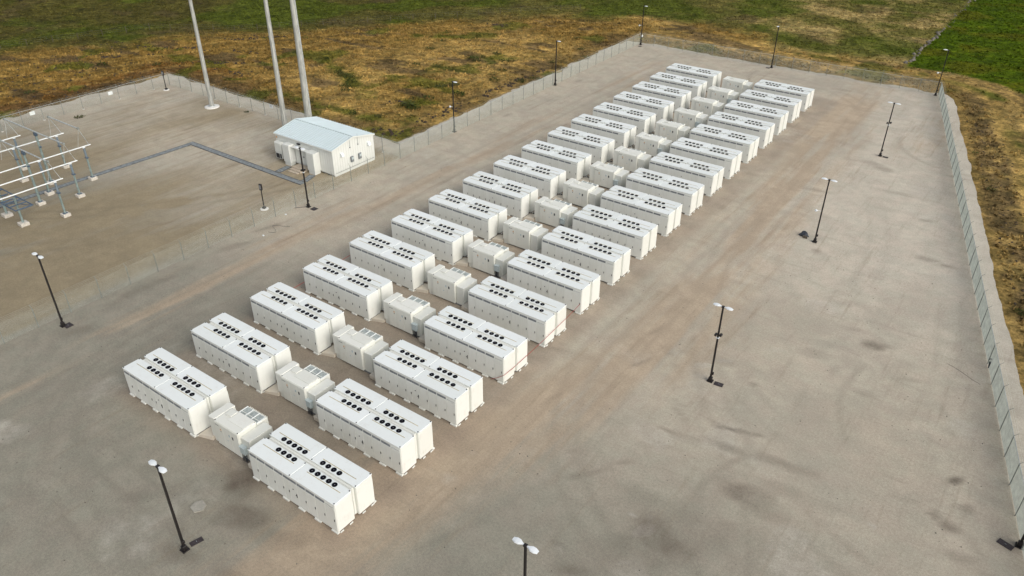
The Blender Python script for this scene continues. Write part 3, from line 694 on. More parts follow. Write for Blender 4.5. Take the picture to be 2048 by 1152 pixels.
light_pole(17.4, -6.87, 'tall dark twin-head light pole on the gravel before the nearest left battery row', (-1, 1))
light_pole(38.74, 1.37, 'twin-head light pole at the bottom edge, its lower part out of the picture', (-1, 1))
light_pole(38.07, 29.92, 'twin-head light pole with dark floodlights midway, on the open gravel right of the third row', (-1, 1), 'dark')
light_pole(37.45, 59.98, 'twin-head light pole standing beside the dark hole in the open gravel', (-1, 1), 'white')
light_pole(36.91, 90.58, 'farthest twin-head light pole on the open gravel, near the east fence', (-1, 1), 'dark')
light_pole(-14.09, 1.9, 'twin-head light pole by the substation fence at the left edge', (-1, 1))
light_pole(-14.88, 32.49, 'twin-head light pole rising in front of the white control building', (-1, 1), 'dark')
light_pole(-16.75, 62.5, 'single-head light pole on the west fence nearest the control building corner', (1,), 'white')
light_pole(-16.95, 90.27, 'single-head light pole midway along the upper west fence', (1,), None)
light_pole(-17.55, 122.9, 'light pole at the far north-west corner of the yard fence', (1,), 'white', 1.6)
light_pole(9.56, 123.1, 'light pole midway along the far north fence', (1,), None, None, HP, -PI/2)
light_pole(37.6, 123.9, 'light pole at the far right corner where the fences meet', (-1,), 'white')
light_pole(61.75, 25.75, 'dark light pole base by the right fence at the right picture edge', (-1,), None)

# covers in the ground beside the poles
for x, y, rz, w, d, lab in [(17.45, -6.02, -.25, .42, .85, 'dark rectangular ground cover beside the nearest left light pole'), (38.85, 29.9, .1, .75, .5, 'brown ground cover beside the pole with floodlights on the open gravel'),
        (-13.8, 2.2, .0, .8, .7, 'dark square ground cover beside the pole at the left edge'), (-13.9, 32.5, .0, .75, .7, 'dark ground cover beside the pole before the control building'),
        (61.0, 25.35, -.3, .95, .5, 'dark ground cover beside the pole base at the right edge'), (37.65, 90.5, 0, .7, .45, 'ground cover beside the farthest pole on the open gravel'), (9.1, 122.5, 0, .7, .45, 'ground cover beside the pole on the far north fence'), (-17.0, 121.6, 0, .7, .45, 'ground cover beside the pole at the far left corner')]:
    t = thing('handhole_cover', lab, 'ground cover', (x, y, 0.015), rz, 'ground covers beside the light poles')
    part('lid', MB().cbox(-w/2, -d/2, 0, w/2, d/2, .045, .01), 'cover', t)
    part('lid_handle', MB().cbox(-.06, -.02, .0451, .06, .02, .06, .005), 'meter', t)

# ------------------------------------------------------------------ chain link fences
def fence(label, p0, p1, h=2.12, step=3.1, arm=1, skip_first=False, footing=False, skip_last=False, toprail=True, wire=0.0046):
    (x0, y0), (x1, y1) = p0, p1; L = math.hypot(x1-x0, y1-y0); ang = math.atan2(y1-y0, x1-x0)
    t = thing('chain_link_fence', label, 'fence', (x0, y0, 0), ang); n = max(1, round(L/step)); st = L/n
    pm = MB().tube((0, 0, 0), (0, 0, h+.03), .038, .038, 8).mesh('post', M['galv_dark'])
    am = MB().tube((0, 0, h), (0, arm*.26, h+.30), .022, .016, 6).mesh('barb_arm', M['galv_dark'])
    fm = MB().lathe([(.2, -.02), (.2, .035), (.12, .05)], n=10).mesh('footing', M['concrete'])
    for i in range(n+1):
        if (i == 0 and skip_first) or (i == n and skip_last): continue
        p = link('post', pm, t, (i*st, 0, 0)); link('barb_arm', am, p)
        if footing and i % 2 == 0: link('footing', fm, p)
    if toprail: part('top_rail', MB().tube((0, 0.0, h), (L, 0.0, h), .026, n=6), 'galv', t)
    bw = MB()
    for k in range(3): bw.tube((0, arm*(.06+.09*k), h+.08+.1*k), (L, arm*(.06+.09*k), h+.08+.1*k), .005, n=3, caps=False)
    b = part('barbed_wire', bw, 'wire', t); b['kind'] = 'stuff'
    # the fabric: real diagonal wires, one joined part
    sp = 0.085; r = wire; top = h-.02; bot = .04; H = top-bot; vs = []; fs = []
    for dirn in (1, -1):
        for q in range(int((L+H)/sp)):
            a = q*sp-H if dirn == 1 else q*sp
            xa, xb = a, a+dirn*H; za, zb = bot, top
            for lim, sgn in ((0, 1), (L, -1)):
                if (xa-lim)*sgn < 0 and (xb-lim)*sgn > 0: tt = (lim-xa)/(xb-xa); za = za+(zb-za)*tt; xa = lim
                elif (xb-lim)*sgn < 0 and (xa-lim)*sgn > 0: tt = (lim-xa)/(xb-xa); zb = za+(zb-za)*tt; xb = lim
            if max(xa, xb) <= 0 or min(xa, xb) >= L or abs(zb-za) < .02: continue
            nx, nz = -dirn*.7071, .7071; b0 = len(vs); yo = .045+dirn*.0035
            for (px, pz) in ((xa, za), (xb, zb)):
                vs += [(px+nx*r, yo+r*.58, pz+nz*r), (px-nx*r, yo+r*.58, pz-nz*r), (px, yo-r*1.15, pz)]
            fs += [(b0+i, b0+(i+1) % 3, b0+3+(i+1) % 3, b0+3+i) for i in range(3)]
    me = bpy.data.meshes.new('mesh_fabric'); me.from_pydata(vs, [], fs); me.materials.append(M['wire'])
    f = link('mesh_fabric', me, t); f['kind'] = 'stuff'
    return t
fence('chain-link fence along the left of the battery rows, running past the substation', (-15.55, -12.0), (-16.2, 50.2), arm=1, wire=.0020, toprail=False)
fence('chain-link fence running beside the dry slope from the building corner to the far corner', (-16.22, 50.2), (-18.0, 123.4), arm=1, skip_first=True, wire=.0030)
fence('far chain-link fence across the north end of the battery yard', (-18.0, 123.4), (37.9, 124.6), arm=1, skip_first=True, wire=.0026)
fence('long chain-link fence down the right side of the yard', (37.9, 124.6), (67.0, 4.5), arm=1, skip_first=True, wire=.0070)
fence('chain-link fence closing off the west side of the substation, before the brown slope', (-70.3, -8.0), (-70.3, 50.7), arm=1, footing=True, wire=.0017)
fence('chain-link fence behind the control building and the tall poles', (-70.3, 50.7), (-16.6, 50.45), arm=1, skip_first=True, footing=True, skip_last=True, wire=.0017)
for loc, rz, lab in [((-70.36, 27.72, 1.45), -PI/2, 'small white sign on the west substation fence, nearer the bus tubes'), ((-70.36, 40.19, 1.3), -PI/2, 'small white sign on the west substation fence, farther from the bus tubes'), ((-43.3, 50.62, 1.75), 0, 'small white sign on the fence behind the tall poles')]:
    t = thing('fence_sign', lab, 'sign', loc, rz, 'white signs on the substation fence')
    part('plate', MB().cbox(-.38, -.03, -.27, .38, -.005, .27, .01), 'lamp_white', t)
    mk = MB()
    for q in range(3): mk.box(-.28, -.034, .12-.13*q, .28-.1*q, -.0305, .16-.13*q)
    part('lettering', mk, 'vent', t)['kind'] = 'stuff'

# ------------------------------------------------------------------ control building
def control_building():
    x0, x1, y0, y1, zb, ze, zr = -29.75, -18.80, 40.5, 47.95, 0.32, 3.62, 4.38; ym = (y0+y1)/2
    t = thing('control_building', 'white metal-clad control building with a low pale blue gabled roof', 'building', (0, 0, 0))
    def P(name, mb, mat, parent=t): return part(name, mb, mat, parent)
    # ribbed walls, cross-section extruded upwards
    def ribbed(a, b, top, n, outn):
        ax, ay = a; bx, by = b; L = math.hypot(bx-ax, by-ay); ux, uy = (bx-ax)/L, (by-ay)/L; m = MB(); pts = []
        for i in range(n):
            s = L*i/n; e = L*(i+1)/n
            pts += [(s, 0), (s+(e-s)*.80, 0), (s+(e-s)*.84, .018), (s+(e-s)*.96, .018)]
        pts.append((L, 0)); vs = []
        for s, d in pts:
            px, py = ax+ux*s+outn[0]*d, ay+uy*s+outn[1]*d; vs += [(px, py, zb), (px, py, top(s/L))]
        m.add(vs, [(2*i, 2*i+2, 2*i+3, 2*i+1) for i in range(len(pts)-1)]); return m
    gable = lambda f: ze+(zr-ze)*(1-abs(2*f-1))-.02
    P('wall', ribbed((x0, y0), (x1, y0), lambda f: ze, 26, (0, -1)), 'building')
    P('wall', ribbed((x1, y0), (x1, y1), gable, 18, (1, 0)), 'building')
    P('wall', ribbed((x1, y1), (x0, y1), lambda f: ze, 26, (0, 1)), 'building')
    P('wall', ribbed((x0, y1), (x0, y0), gable, 18, (-1, 0)), 'building')
    P('floor_beam', MB().box(x0+.02, y0+.02, .20, x1-.02, y1-.02, zb-.001), 'building')
    P('skirt', MB().cbox(x1-.12, y0+.1, -.02, x1+.03, y1-.1, .199, .02), 'building')
    for i in range(12): P('pier', MB().box(x0+.3+i*.92, y0+.12, -.02, x0+.62+i*.92, y0+.42, .199), 'trench_side')
    for sgn in (-1, 1):
        ye = ym+sgn*((y1-y0)/2+.14); zl = ze-.03; yk = ym+sgn*.07
        m = MB(); th = .09; a = [(x0-.14, ye, zl), (x1+.14, ye, zl), (x1+.14, yk, zr), (x0-.14, yk, zr)]
        m.add(a+[(p[0], p[1], p[2]+th) for p in a], [(0, 1, 2, 3)[::sgn], (4, 5, 6, 7)[::-sgn], (0, 4, 5, 1), (1, 5, 6, 2), (2, 6, 7, 3), (3, 7, 4, 0)])
        rp = P('roof', m, 'building_roof')
        for i in range(25):
            xx = x0-.1+i*(x1-x0+.2)/24; q = MB(); w = .035; e = .055
            q.add([(xx-w, ye, zl+th), (xx+w, ye, zl+th), (xx+w, yk, zr+th), (xx-w, yk, zr+th), (xx-w*.5, ye, zl+th+e), (xx+w*.5, ye, zl+th+e), (xx+w*.5, yk, zr+th+e), (xx-w*.5, yk, zr+th+e)],
                  [(4, 5, 6, 7), (0, 1, 5, 4), (1, 2, 6, 5), (2, 3, 7, 6), (3, 0, 4, 7)])
            P('roof_seam', q, 'building_roof', rp)
        P('gutter', MB().cbox(x0-.15, min(ye, ye+sgn*.1), zl-.06, x1+.15, max(ye, ye+sgn*.1), zl+.06, .02), 'building', rp)
        for xe in (x0-.17, x1+.141):
            q = MB(); q.add([(xe, ye, zl-.1), (xe+.03, ye, zl-.1), (xe+.03, ym, zr-.08), (xe, ym, zr-.08), (xe, ye, zl+.1), (xe+.03, ye, zl+.1), (xe+.03, ym, zr+.12), (xe, ym, zr+.12)],
                 [(0, 1, 2, 3), (7, 6, 5, 4), (0, 4, 5, 1), (1, 5, 6, 2), (2, 6, 7, 3), (3, 7, 4, 0)]); P('barge_board', q, 'building', rp)
    P('ridge_gap', MB().box(x0-.1, ym-.069, zr-.03, x1+.1, ym+.069, zr+.03), 'ac_dark')
    # front: tall cabinets, air conditioner, double door, canopy
    def cab(xa, xb, ya, zt):
        c = P('wall_cabinet', MB().cbox(xa, ya, .45, xb, y0-.04, zt, .03), 'building')
        P('cabinet_leg', MB().cbox(xa+.12, ya+.06, -.02, xb-.12, y0-.1, .449, .02), 'building', c)
        P('cabinet_door', MB().cbox(xa+.06, ya-.025, .55, xb-.06, ya-.001, zt-.12, .01), 'building', c)
    cab(-27.45, -26.1, 39.5, 2.95); cab(-22.6, -21.2, 39.35, 2.98)
    ac = P('air_conditioner', MB().cbox(-29.45, 39.75, 1.2, -28.1, y0-.04, 2.75, .12), 'building')
    P('air_conditioner_base', MB().cbox(-29.4, 39.8, .42, -28.15, y0-.04, 1.199, .02), 'building', ac)
    for xa, xb in ((-29.28, -28.62), (-28.5, -28.2)): P('louvre', MB().box(xa, 39.77, .5, xb, 39.799, 1.14), 'ac_dark', ac)
    for xa, xb in ((-25.35, -24.42), (-24.40, -23.47)):
        d = P('door', MB().cbox(xa, y0-.07, .40, xb, y0-.036, 2.55, .012), 'building')
        P('handle', MB().cbox(xb-.1 if xa < -25 else xa+.06, y0-.12, 1.35, xb-.06 if xa < -25 else xa+.1, y0-.071, 1.55, .01), 'black', d)
    P('door_canopy', MB().cbox(-26.0, 39.75, 2.66, -22.75, y0-.04, 2.76, .02), 'building')
    P('door_sign', MB().box(-23.75, y0-.09, 2.05, -23.5, y0-.071, 2.25), 'ink')
    wl = P('wall_light', MB().cbox(-25.3, 40.16, 3.10, -24.7, 40.46, 3.25, .05), 'bronze')
    P('wall_sign', MB().box(-29.62, y0-.06, 3.0, -29.45, y0-.036, 3.22), 'orange')
    st = P('steps', MB().cbox(-25.4, 39.0, -.02, -23.2, 40.3, .36, .02), 'step')
    P('step', MB().cbox(-25.3, 38.55, -.02, -23.3, 38.999, .24, .02), 'step', st); P('step', MB().cbox(-25.2, 38.1, -.02, -23.4, 38.549, .12, .02), 'step', st)
    # gable: hooded vents, meters, antennas, conduit
    for yy in (42.0, 46.88):
        v = MB(); v.add([(x1+.036, yy-.23, 2.45), (x1+.036, yy+.23, 2.45), (x1+.036, yy+.23, 2.95), (x1+.036, yy-.23, 2.95), (x1+.40, yy-.23, 2.45), (x1+.40, yy+.23, 2.45), (x1+.28, yy+.23, 2.86), (x1+.28, yy-.23, 2.86)],
              [(4, 5, 6, 7), (0, 4, 7, 3), (5, 1, 2, 6), (7, 6, 2, 3), (0, 1, 5, 4)]); P('vent_hood', v, 'lamp_white')
    for yy in (43.69, 45.11):
        mt = P('meter_box', MB().cbox(x1+.036, yy-.26, 1.12, x1+.26, yy+.24, 1.92, .05), 'meter')
        P('meter_lid', MB().cbox(x1+.261, yy-.18, 1.5, x1+.30, yy+.16, 1.82, .03), 'box_grey', mt)
    for yy in (43.55, 44.99): P('whip_antenna', MB().tube((x1+.12, yy, 3.18), (x1+.12, yy, 4.65), .022, .012, 6).cbox(x1+.036, yy-.07, 3.12, x1+.17, yy+.07, 3.24, .02), 'meter')
    P('conduit', MB().tube((x1+.07, y0+.2, .42), (x1+.07, y1-.2, .42), .03, n=6), 'meter')
control_building()

# ------------------------------------------------------------------ cable trench with its cover slabs
def trench():
    t = thing('cable_trench', 'grey covered cable trench running in an L from the bus supports to the building', 'trench', (0, 0, 0))
    sm = {}
    def run(a, b, w):
        (ax, ay), (bx, by) = a, b; L = math.hypot(bx-ax, by-ay); ang = math.atan2(by-ay, bx-ax); n = max(1, int(L/1.25)); st = L/n
        key = (round(st, 3), w)
        if key not in sm: sm[key] = MB().cbox(-st/2+.02, -w/2+.09, 0, st/2-.02, w/2-.09, .06, .012).mesh('cover_slab', M['trench'])
        for i in range(n):
            s = (i+.5)*st; link('cover_slab', sm[key], t, (ax+math.cos(ang)*s, ay+math.sin(ang)*s, .012+random.uniform(-.004, .012)), (0, 0, ang+random.uniform(-.008, .008)))
        k = MB().box(0, -w/2, -.05, L, -w/2+.07, .085).box(0, w/2-.07, -.05, L, w/2, .085)
        part('curb', k, 'trench_side', t, loc=(ax, ay, 0), rot=(0, 0, ang))
    run((-43.9, 36.5), (-44.35, 22.0), .85); run((-44.4, 21.7), (-45.0, 6.0), .85)
    run((-44.4, 36.6), (-20.5, 36.6), .9); run((-26.1, 37.2), (-26.3, 39.3), .9); run((-20.95, 37.2), (-21.6, 39.2), .9)
trench()

# ------------------------------------------------------------------ substation steel
def support(x, y, label, h=4.35, tall=False):
    t = thing('bus_support', label, 'bus support', (x, y, 0), 0, 'galvanised bus supports on concrete footings')
    part('footing', MB().cbox(-.43, -.43, -.02, .43, .43, .38, .03), 'concrete', t)
    top = h-1.35 if not tall else h-.35
    c = part('column', MB().tube((0, 0, .42), (0, 0, top), .125 if not tall else .15, .115 if not tall else .13, 10), 'teal', t)
    b = MB().cbox(-.24, -.24, .38, .24, .24, .43, .01)
    for sx in (-1, 1):
        for sy in (-1, 1): b.tube((sx*.18, sy*.18, .4), (sx*.18, sy*.18, .52), .025, n=6)
    part('base_plate', b, 'blue', t)
    part('bracket', MB().cbox(-.26, -.17, top-.06, .26, .17, top+.05, .02), 'blue', t)
    if not tall:
        pr = [(.10, top+.05)]; n = 8
        for q in range(n):
            z = top+.08+q*(1.2/n); pr += [(.09, z), (.165, z+.05), (.165, z+.07), (.09, z+.12)]
        pr.append((.08, h-.05)); part('insulator', MB().lathe(pr, n=10), 'insul', t)
        part('clamp', MB().cbox(-.12, -.16, h-.05, .12, .16, h+.03, .02), 'alu', t)
    else:
        part('clamp', MB().cbox(-.2, -.16, top+.051, .2, .16, h, .02), 'blue', t)
        part('operating_handle', MB().cbox(.12, -.14, h*.72, .34, .14, h*.72+.14, .02), 'blue', t)
    return t
BZ, UZ = 4.45, 6.95
for x, y, l in [(-43.42, 21.55, 'bus support standing on the cable trench line, farthest right in the back row'), (-39.76, 17.82, 'middle one of the three bus supports at the bus ends facing the yard'), (-36.0, 13.97, 'bus support nearest the yard, at the end of the nearest white bus tube'),
        (-43.46, 15.93, 'bus support under the longest bus tube, beside the trench'), (-50.02, 16.04, 'bus support behind the trench, second from the left edge'), (-53.8, 17.95, 'bus support under the shortest white bus tube, rear left'), (-50.0, 21.53, 'rearmost bus support, left of the trench line'),
        (-43.46, 4.5, 'bus support under the longest bus tube, outside the left edge'), (-39.78, 3.0, 'bus support under the middle bus tube, outside the left edge'), (-36.0, 1.0, 'bus support under the nearest bus tube, outside the left edge'), (-50.03, 6.0, 'bus support under the rear bus tube, outside the left edge'), (-53.74, 8.0, 'bus support under the shortest bus tube, outside the left edge')]:
    support(x, y, l)
support(-46.4, 17.72, 'tall steel column carrying the long upper tube', UZ-.09, True)
support(-41.5, 13.85, 'tall steel column carrying the upper tube nearest the yard', UZ-.09, True)
for x, ya, yb, l in [(-43.46, 22.49, 0, 'long white bus tube reaching furthest right'), (-39.78, 18.74, 0, 'white bus tube second from the yard'), (-36.0, 14.93, -2, 'white bus tube nearest the yard'), (-50.03, 22.54, 3, 'white bus tube behind the trench reaching the rear support'), (-53.74, 18.79, 5, 'short white bus tube at the upper left')]:
    b = part('bus_tube', MB().tube((x, ya, BZ+.02), (x, yb, BZ+.02), .075, n=10), 'alu', None); tag(b, l+' of the substation', 'bus tube', 'white bus tubes on the substation supports')
for xa, xb, y, l in [(-50.4, -43.1, 21.45, 'short grey upper tube at the rear of the substation'), (-54.1, -39.55, 17.72, 'long grey upper tube crossing the substation, on a tall column'), (-47.0, -35.72, 13.85, 'grey upper tube nearest the yard, on a tall column')]:
    t = thing('upper_tube', l, 'bus tube', (0, 0, 0), 0, 'grey upper tubes across the substation buses')
    part('tube', MB().tube((xa, y, UZ), (xb, y, UZ), .08, n=10), 'galv', t)
    for xe, xs_ in ((xa+.08, -1), (xb-.08, 1)):
        near = min((-43.46, -39.78, -36.0, -50.03, -53.74, -47.0), key=lambda q: abs(q-xe))
        part('riser', MB().tube((xe, y, UZ-.08), (near, y+.85, BZ+.1), .035, n=6), 'galv', t)
        part('riser', MB().tube((xe, y, UZ-.08), (near, y-.55, BZ+.1), .02, n=6), 'galv', t)
        part('end_cap', MB().cbox(xe-.13, y-.13, UZ-.13, xe+.13, y+.13, UZ+.13, .03), 'galv_dark', t)
def platform():
    t = thing('switch_frame', 'dark blue steel switch frame on short columns at the left edge', 'steel frame', (0, 0, 0)); z = 2.72
    xa, xb, ya, yb = -46.5, -35.85, 8.95, 10.85
    def beam(a, b, r=.085): return part('beam', MB().tube(a, b, r, r, 4, True, False), 'blue', t)
    for zz in (z,): 
        beam((xa, ya, zz), (xb, ya, zz), .1); beam((xa, yb, zz), (xb, yb, zz), .1)
        for xx in (xb, -39.3, -42.9, xa): beam((xx, ya+.08, zz), (xx, yb-.08, zz), .09)
    for xx in (-39.3, -42.9): part('brace', MB().tube((xx, ya+.1, z), (xx+3.4, yb-.1, z), .045, n=6), 'blue', t)
    beam((-38.4, ya+.1, z+.02), (-38.4, yb-.1, z+.02), .09); beam((-37.2, ya+.1, z+.02), (-37.2, yb-.1, z+.02), .06)
    for x in (-37.65, -41.5, -45.4):
        part('footing', MB().cbox(x-.48, 9.42, -.02, x+.48, 10.38, .38, .03), 'concrete', t)
        part('column', MB().tube((x, 9.9, .38), (x, 9.9, 3.45), .13, .12, 10), 'teal', t)
        part('cross_beam', MB().tube((x, ya+.1, z-.16), (x, yb-.1, z-.16), .08, .08, 4, True, False), 'blue', t)
platform()

def mast(x, y, r0, r1, h, label, pad, strip):
    t = thing('steel_mast', label, 'mast', (x, y, 0))
    part('shaft', MB().tube((0, 0, .05), (0, 0, h), r0, r1, 16), 'pole', t)
    if pad: part('footing', MB().lathe([(1.15, -.05), (1.15, .12), (1.0, .16), (.0, .16)], n=24), 'mast_base', t)
    if strip: part('conduit', MB().tube((r0*.98, .18, .1), (r1*.98, .1, h), .09, .07, 6), 'galv', t)
    else: part('base_flange', MB().lathe([(r0+.14, .161), (r0+.14, .24), (r0, .25)], n=16), 'galv', t)
    part('flange', MB().lathe([(r0*.80, h*.42), (r0*.86, h*.42+.02), (r0*.86, h*.42+.10), (r0*.80, h*.42+.12)], n=16), 'pole', t)
mast(-54.9, 48.0, .37, .19, 27, 'slender grey steel mast standing on a round white concrete base', True, False)
mast(-37.1, 47.9, .41, .21, 28, 'grey steel mast just behind the left end of the control building', False, False)
mast(-37.3, 52.6, .52, .29, 29, 'thickest grey mast with a pale conduit up its right side, outside the fence', False, True)

# short dark floodlight posts in the substation
def flood_post(x, y, h, label, rz):
    t = thing('floodlight_post', label, 'floodlight', (x, y, 0), rz, 'short dark floodlight posts in the substation')
    part('post', MB().tube((0, 0, .1), (0, 0, h-.25), .075, .06, 8), 'bronze', t)
    part('footing', MB().lathe([(.5, -.03), (.5, .07), (.42, .1), (0, .1)], n=16), 'mast_base', t)
    part('base', MB().cbox(-.2, -.2, .10, .2, .2, .32, .04), 'bronze', t)
    hd = part('floodlight', MB().cbox(-.20, -.10, h-.28, .20, .12, h+.52, .05), 'bronze', t)
    part('lens', MB().box(-.13, -.115, h-.1, .13, -.101, h+.40), 'vent', hd)
flood_post(-18.72, 28.99, 2.75, 'short dark floodlight post beside the yard fence, left of the building light pole', .3)
flood_post(-68.37, 48.75, 2.75, 'short dark floodlight post in the far left corner of the substation', .5)

# ------------------------------------------------------------------ ropes, debris, small things
def rope(pts, r, label):
    m = MB()
    for (a, b) in zip(pts[:-1], pts[1:]):
        n = max(2, int((Vector(b)-Vector(a)).length/2)); pr = None
        for i in range(n+1):
            f = i/n; p = Vector(a).lerp(Vector(b), f); p.z -= .05*4*f*(1-f)
            if pr is not None: m.tube(pr, p, r, r, 6, False)
            pr = p
    o = part('barrier_rope', m, 'rope', None); tag(o, label, 'rope', 'red ropes beside the battery rows')
rope([(-.62, 16.2, 1.05), (-.50, 19.2, 1.12), (-.72, 26.0, 1.16)], .022, 'red rope stretched along the left ends of the fourth and fifth rows')
rope([(22.95, 19.0, .12), (24.27, 19.10, 1.09), (24.25, 21.5, 1.05), (24.2, 26.9, 1.28), (24.2, 31.3, 1.74)], .022, 'red rope stretched across the right ends of the fourth and fifth rows')

def lumps(name, pos, mat, kind_label, cat, group):
    for (x, y, z, sx, sy, sz, lab) in pos:
        n = 10; m = MB(); vs = []; rings = [(0.0, 1.0), (.45, .92), (.8, .6)]
        for hz_, rr in rings:
            for i in range(n):
                a = 2*PI*i/n; q = rr*random.uniform(.75, 1.15); vs.append((math.cos(a)*sx*q, math.sin(a)*sy*q, sz*hz_*random.uniform(.85, 1.15)-.03))
        vs.append((0, 0, sz)); fs = [(k*n+i, k*n+(i+1) % n, (k+1)*n+(i+1) % n, (k+1)*n+i) for k in range(2) for i in range(n)]+[(2*n+i, 2*n+(i+1) % n, 3*n) for i in range(n)]
        m.add(vs, fs, False); o = part(name, m, mat, None, loc=(x, y, z)); tag(o, lab, cat, group)
def hole():
    """a dug hole: dark spoil heap with a broken board edge beside the pole"""
    t = thing('spoil_heap', 'dark heap of wet earth and sheeting beside a light pole on the open gravel', 'debris', (36.02, 60.75, 0))
    m = MB(); n = 14; vs = []
    for hz_, rr in [(0, 1.0), (.5, .8), (.85, .45)]:
        for i in range(n): a = 2*PI*i/n; q = rr*random.uniform(.7, 1.2); vs.append((math.cos(a)*.62*q, math.sin(a)*.5*q, .55*hz_*random.uniform(.8, 1.2)-.03))
    vs.append((0, .1, .6)); m.add(vs, [(k*n+i, k*n+(i+1) % n, (k+1)*n+(i+1) % n, (k+1)*n+i) for k in range(2) for i in range(n)]+[(2*n+i, 2*n+(i+1) % n, 3*n) for i in range(n)])
    part('earth', m, 'cable', t)
    part('torn_board', MB().add([(.05, -.62, .02), (.62, -.25, .02), (.66, -.05, .42), (.30, -.45, .38)], [(0, 1, 2, 3)]) or MB().box(0, -.6, .0, .5, -.5, .3), 'wood', t)
hole()
tag(part('paving_slab', MB().prism([(-.55, -.1), (-.1, -.55), (.45, -.35), (.5, .15), (.1, .55), (-.35, .4)], -.02, .06), 'light_stone', None, loc=(14.95, -4.1, 0.01), rot=(0, 0, .6)), 'flat pale stone slab lying on the gravel near the front light pole', 'slab')
for x, y, l in [(-15.5, 29.5, 'tiny white scrap on the gravel below the short floodlight post'), (-13.4, 24.5, 'tiny white scrap lying on the gravel inside the yard fence')]:
    tag(part('litter', MB().prism([(-.14, -.06), (.1, -.1), (.16, .05), (-.05, .1)], .0, .06), 'lamp_white', None, loc=(x, y, .01)), l, 'litter')
m = MB(); pts = [(56.95+.16*math.cos(a), 45.95,   .80+.16*math.sin(a)) for a in np.linspace(-1.2, 3.4, 12)]; m.path([tuple(p) for p in pts], .035, 6); m.tube((57.0, 45.95, .0), (56.98, 45.95, .62), .05, .13, 8)
tag(part('hose_loop', m, 'cable', None), 'black looped hose hanging at the foot of the right fence', 'hose')
m = MB(); m.path([(-15.95, 31.25, .04), (-15.6, 31.7, .05), (-14.95, 32.4, .06)], .03, 6)
tag(part('ground_cable', m, 'cable', None), 'black cable on the ground from a fence post to the light pole', 'cable')
m = MB(); pp = [(-13.6+2.2*math.sin(q*.55)*random.uniform(.7, 1.1)*.4, 25.4+q*.16, .025) for q in range(16)]; m.path(pp, .014, 5)
tag(part('loose_wire', m, 'cable', None), 'loose dark wire curled on the gravel inside the yard fence', 'wire')
m = MB(); pp = [(50.5+q*.7, 46.2-.35*q+.1*math.sin(q*1.3), .02) for q in range(10)]; m.path(pp[5:], .010, 5)
tag(part('loose_wire', m, 'cable', None), 'thin dark wire lying on the gravel towards the hose on the right fence', 'wire')
scr = MB()
for q in range(26):
    px, py = 9.6+random.gauss(0, .5), 23.0+random.gauss(0, .35); s = random.uniform(.03, .09); scr.cbox(px-s, py-s*.6, -.01, px+s, py+s*.6, s*.8, .01)
o = part('rubble', scr, 'soil', None); o['kind'] = 'stuff'
peb = MB()
for q in range(900):
    px, py = (random.uniform(-14, 60), random.uniform(-12, 60))
    if -1 < px < 26 and py > -1: continue
    if px > 53-(py-61)*.24-1: continue
    s = random.uniform(.02, .055); peb.add([(px-s, py-s*.6, 0), (px+s*.8, py-s, 0), (px+s, py+s*.7, 0), (px-s*.5, py+s, 0), (px, py, s*1.1)], [(0, 1, 4), (1, 2, 4), (2, 3, 4), (3, 0, 4)])
o = part('loose_pebbles', peb, 'stone', None); o['kind'] = 'stuff'

# ------------------------------------------------------------------ weeds, earth clods, stones, field fence, cattle
def weed_mesh(name, seed, col, n=70):
    rg = np.random.default_rng(seed); vs = []; fs = []; cs = []
    for i in range(n):
        a = rg.uniform(0, 2*PI); rr = math.sqrt(rg.random())*.75; z = rg.uniform(0, .55)*(1-rr*.8); x, y = math.cos(a)*rr, math.sin(a)*rr
        b = rg.uniform(0, 2*PI); l = rg.uniform(.14, .34); w = l*.35; t = rg.uniform(.1, .9); d = (math.cos(b), math.sin(b)); i0 = len(vs)
        vs += [(x-d[1]*w*.5, y+d[0]*w*.5, z), (x+d[1]*w*.5, y-d[0]*w*.5, z), (x+d[0]*l, y+d[1]*l, z+l*t), (x+d[0]*l*.5-d[1]*w, y+d[1]*l*.5+d[0]*w, z+l*t*.6)]
        fs.append((i0, i0+1, i0+2, i0+3)); k = rg.uniform(.5, 1.6); cs += [(col[0]*k, col[1]*k, col[2]*k, 1)]*4
    me = bpy.data.meshes.new(name); me.from_pydata(vs, [], fs); color_attr(me, 'tint', np.array(cs)); me.materials.append(M['grass']); return me
WM = [weed_mesh('weed_clump', s, c) for s, c in ((1, (.045, .058, .014)), (2, (.055, .062, .018)), (3, (.035, .05, .01)))]
weeds = [(-48.8, 94.1, 1.4), (-50.9, 100.7, 1.2), (-47.2, 107.7, .9), (-30.6, 78.9, 1.3), (-31.7, 77.1, 1.3), (-26.4, 75.5, 1.5), (-29.3, 71.3, 1.5), (-29.6, 66.6, 1.8), (-28.2, 66.0, 1.5), (-31.1, 69.9, 1.2), (-36.4, 99.8, 1.5), (-37.4, 96.3, .9), (-32.5, 96.6, 1.6), (-31.2, 97.2, 1.3), (-37.8, 93.8, 1.5), (-36.6, 93.4, 1.1), (-28.8, 88.1, 1.2), (-26.8, 85.8, 1.3), (-29.1, 91.4, 1.0), (-21.6, 91.1, 1.4), (-22.7, 87.9, 1.3), (-54.7, 106.8, 1.1), (-49.1, 104.3, 1.0),
         (-46, 70, 1.6), (-48, 71.5, 1.5), (-50, 72, 1.6), (-52, 72.5, 1.3), (-44.5, 67.5, 1.5), (-43, 66, 1.2), (-60, 77, 1.1), (-66, 70, 1.1), (-82, 56, 1.2), (-90, 50, 1.3), (-96, 46, 1.0), (-30, 60, 1.1), (-34, 58.6, 1.2), (-26, 63, .9), (-40, 86, 1.2), (-44, 84.5, 1.3), (-58, 95, 1.0), (-24.5, 101, 1.1), (-25, 112, 1.0), (-30, 118, .9), (-84, 34, 1.3), (-80, 26, 1.2)]
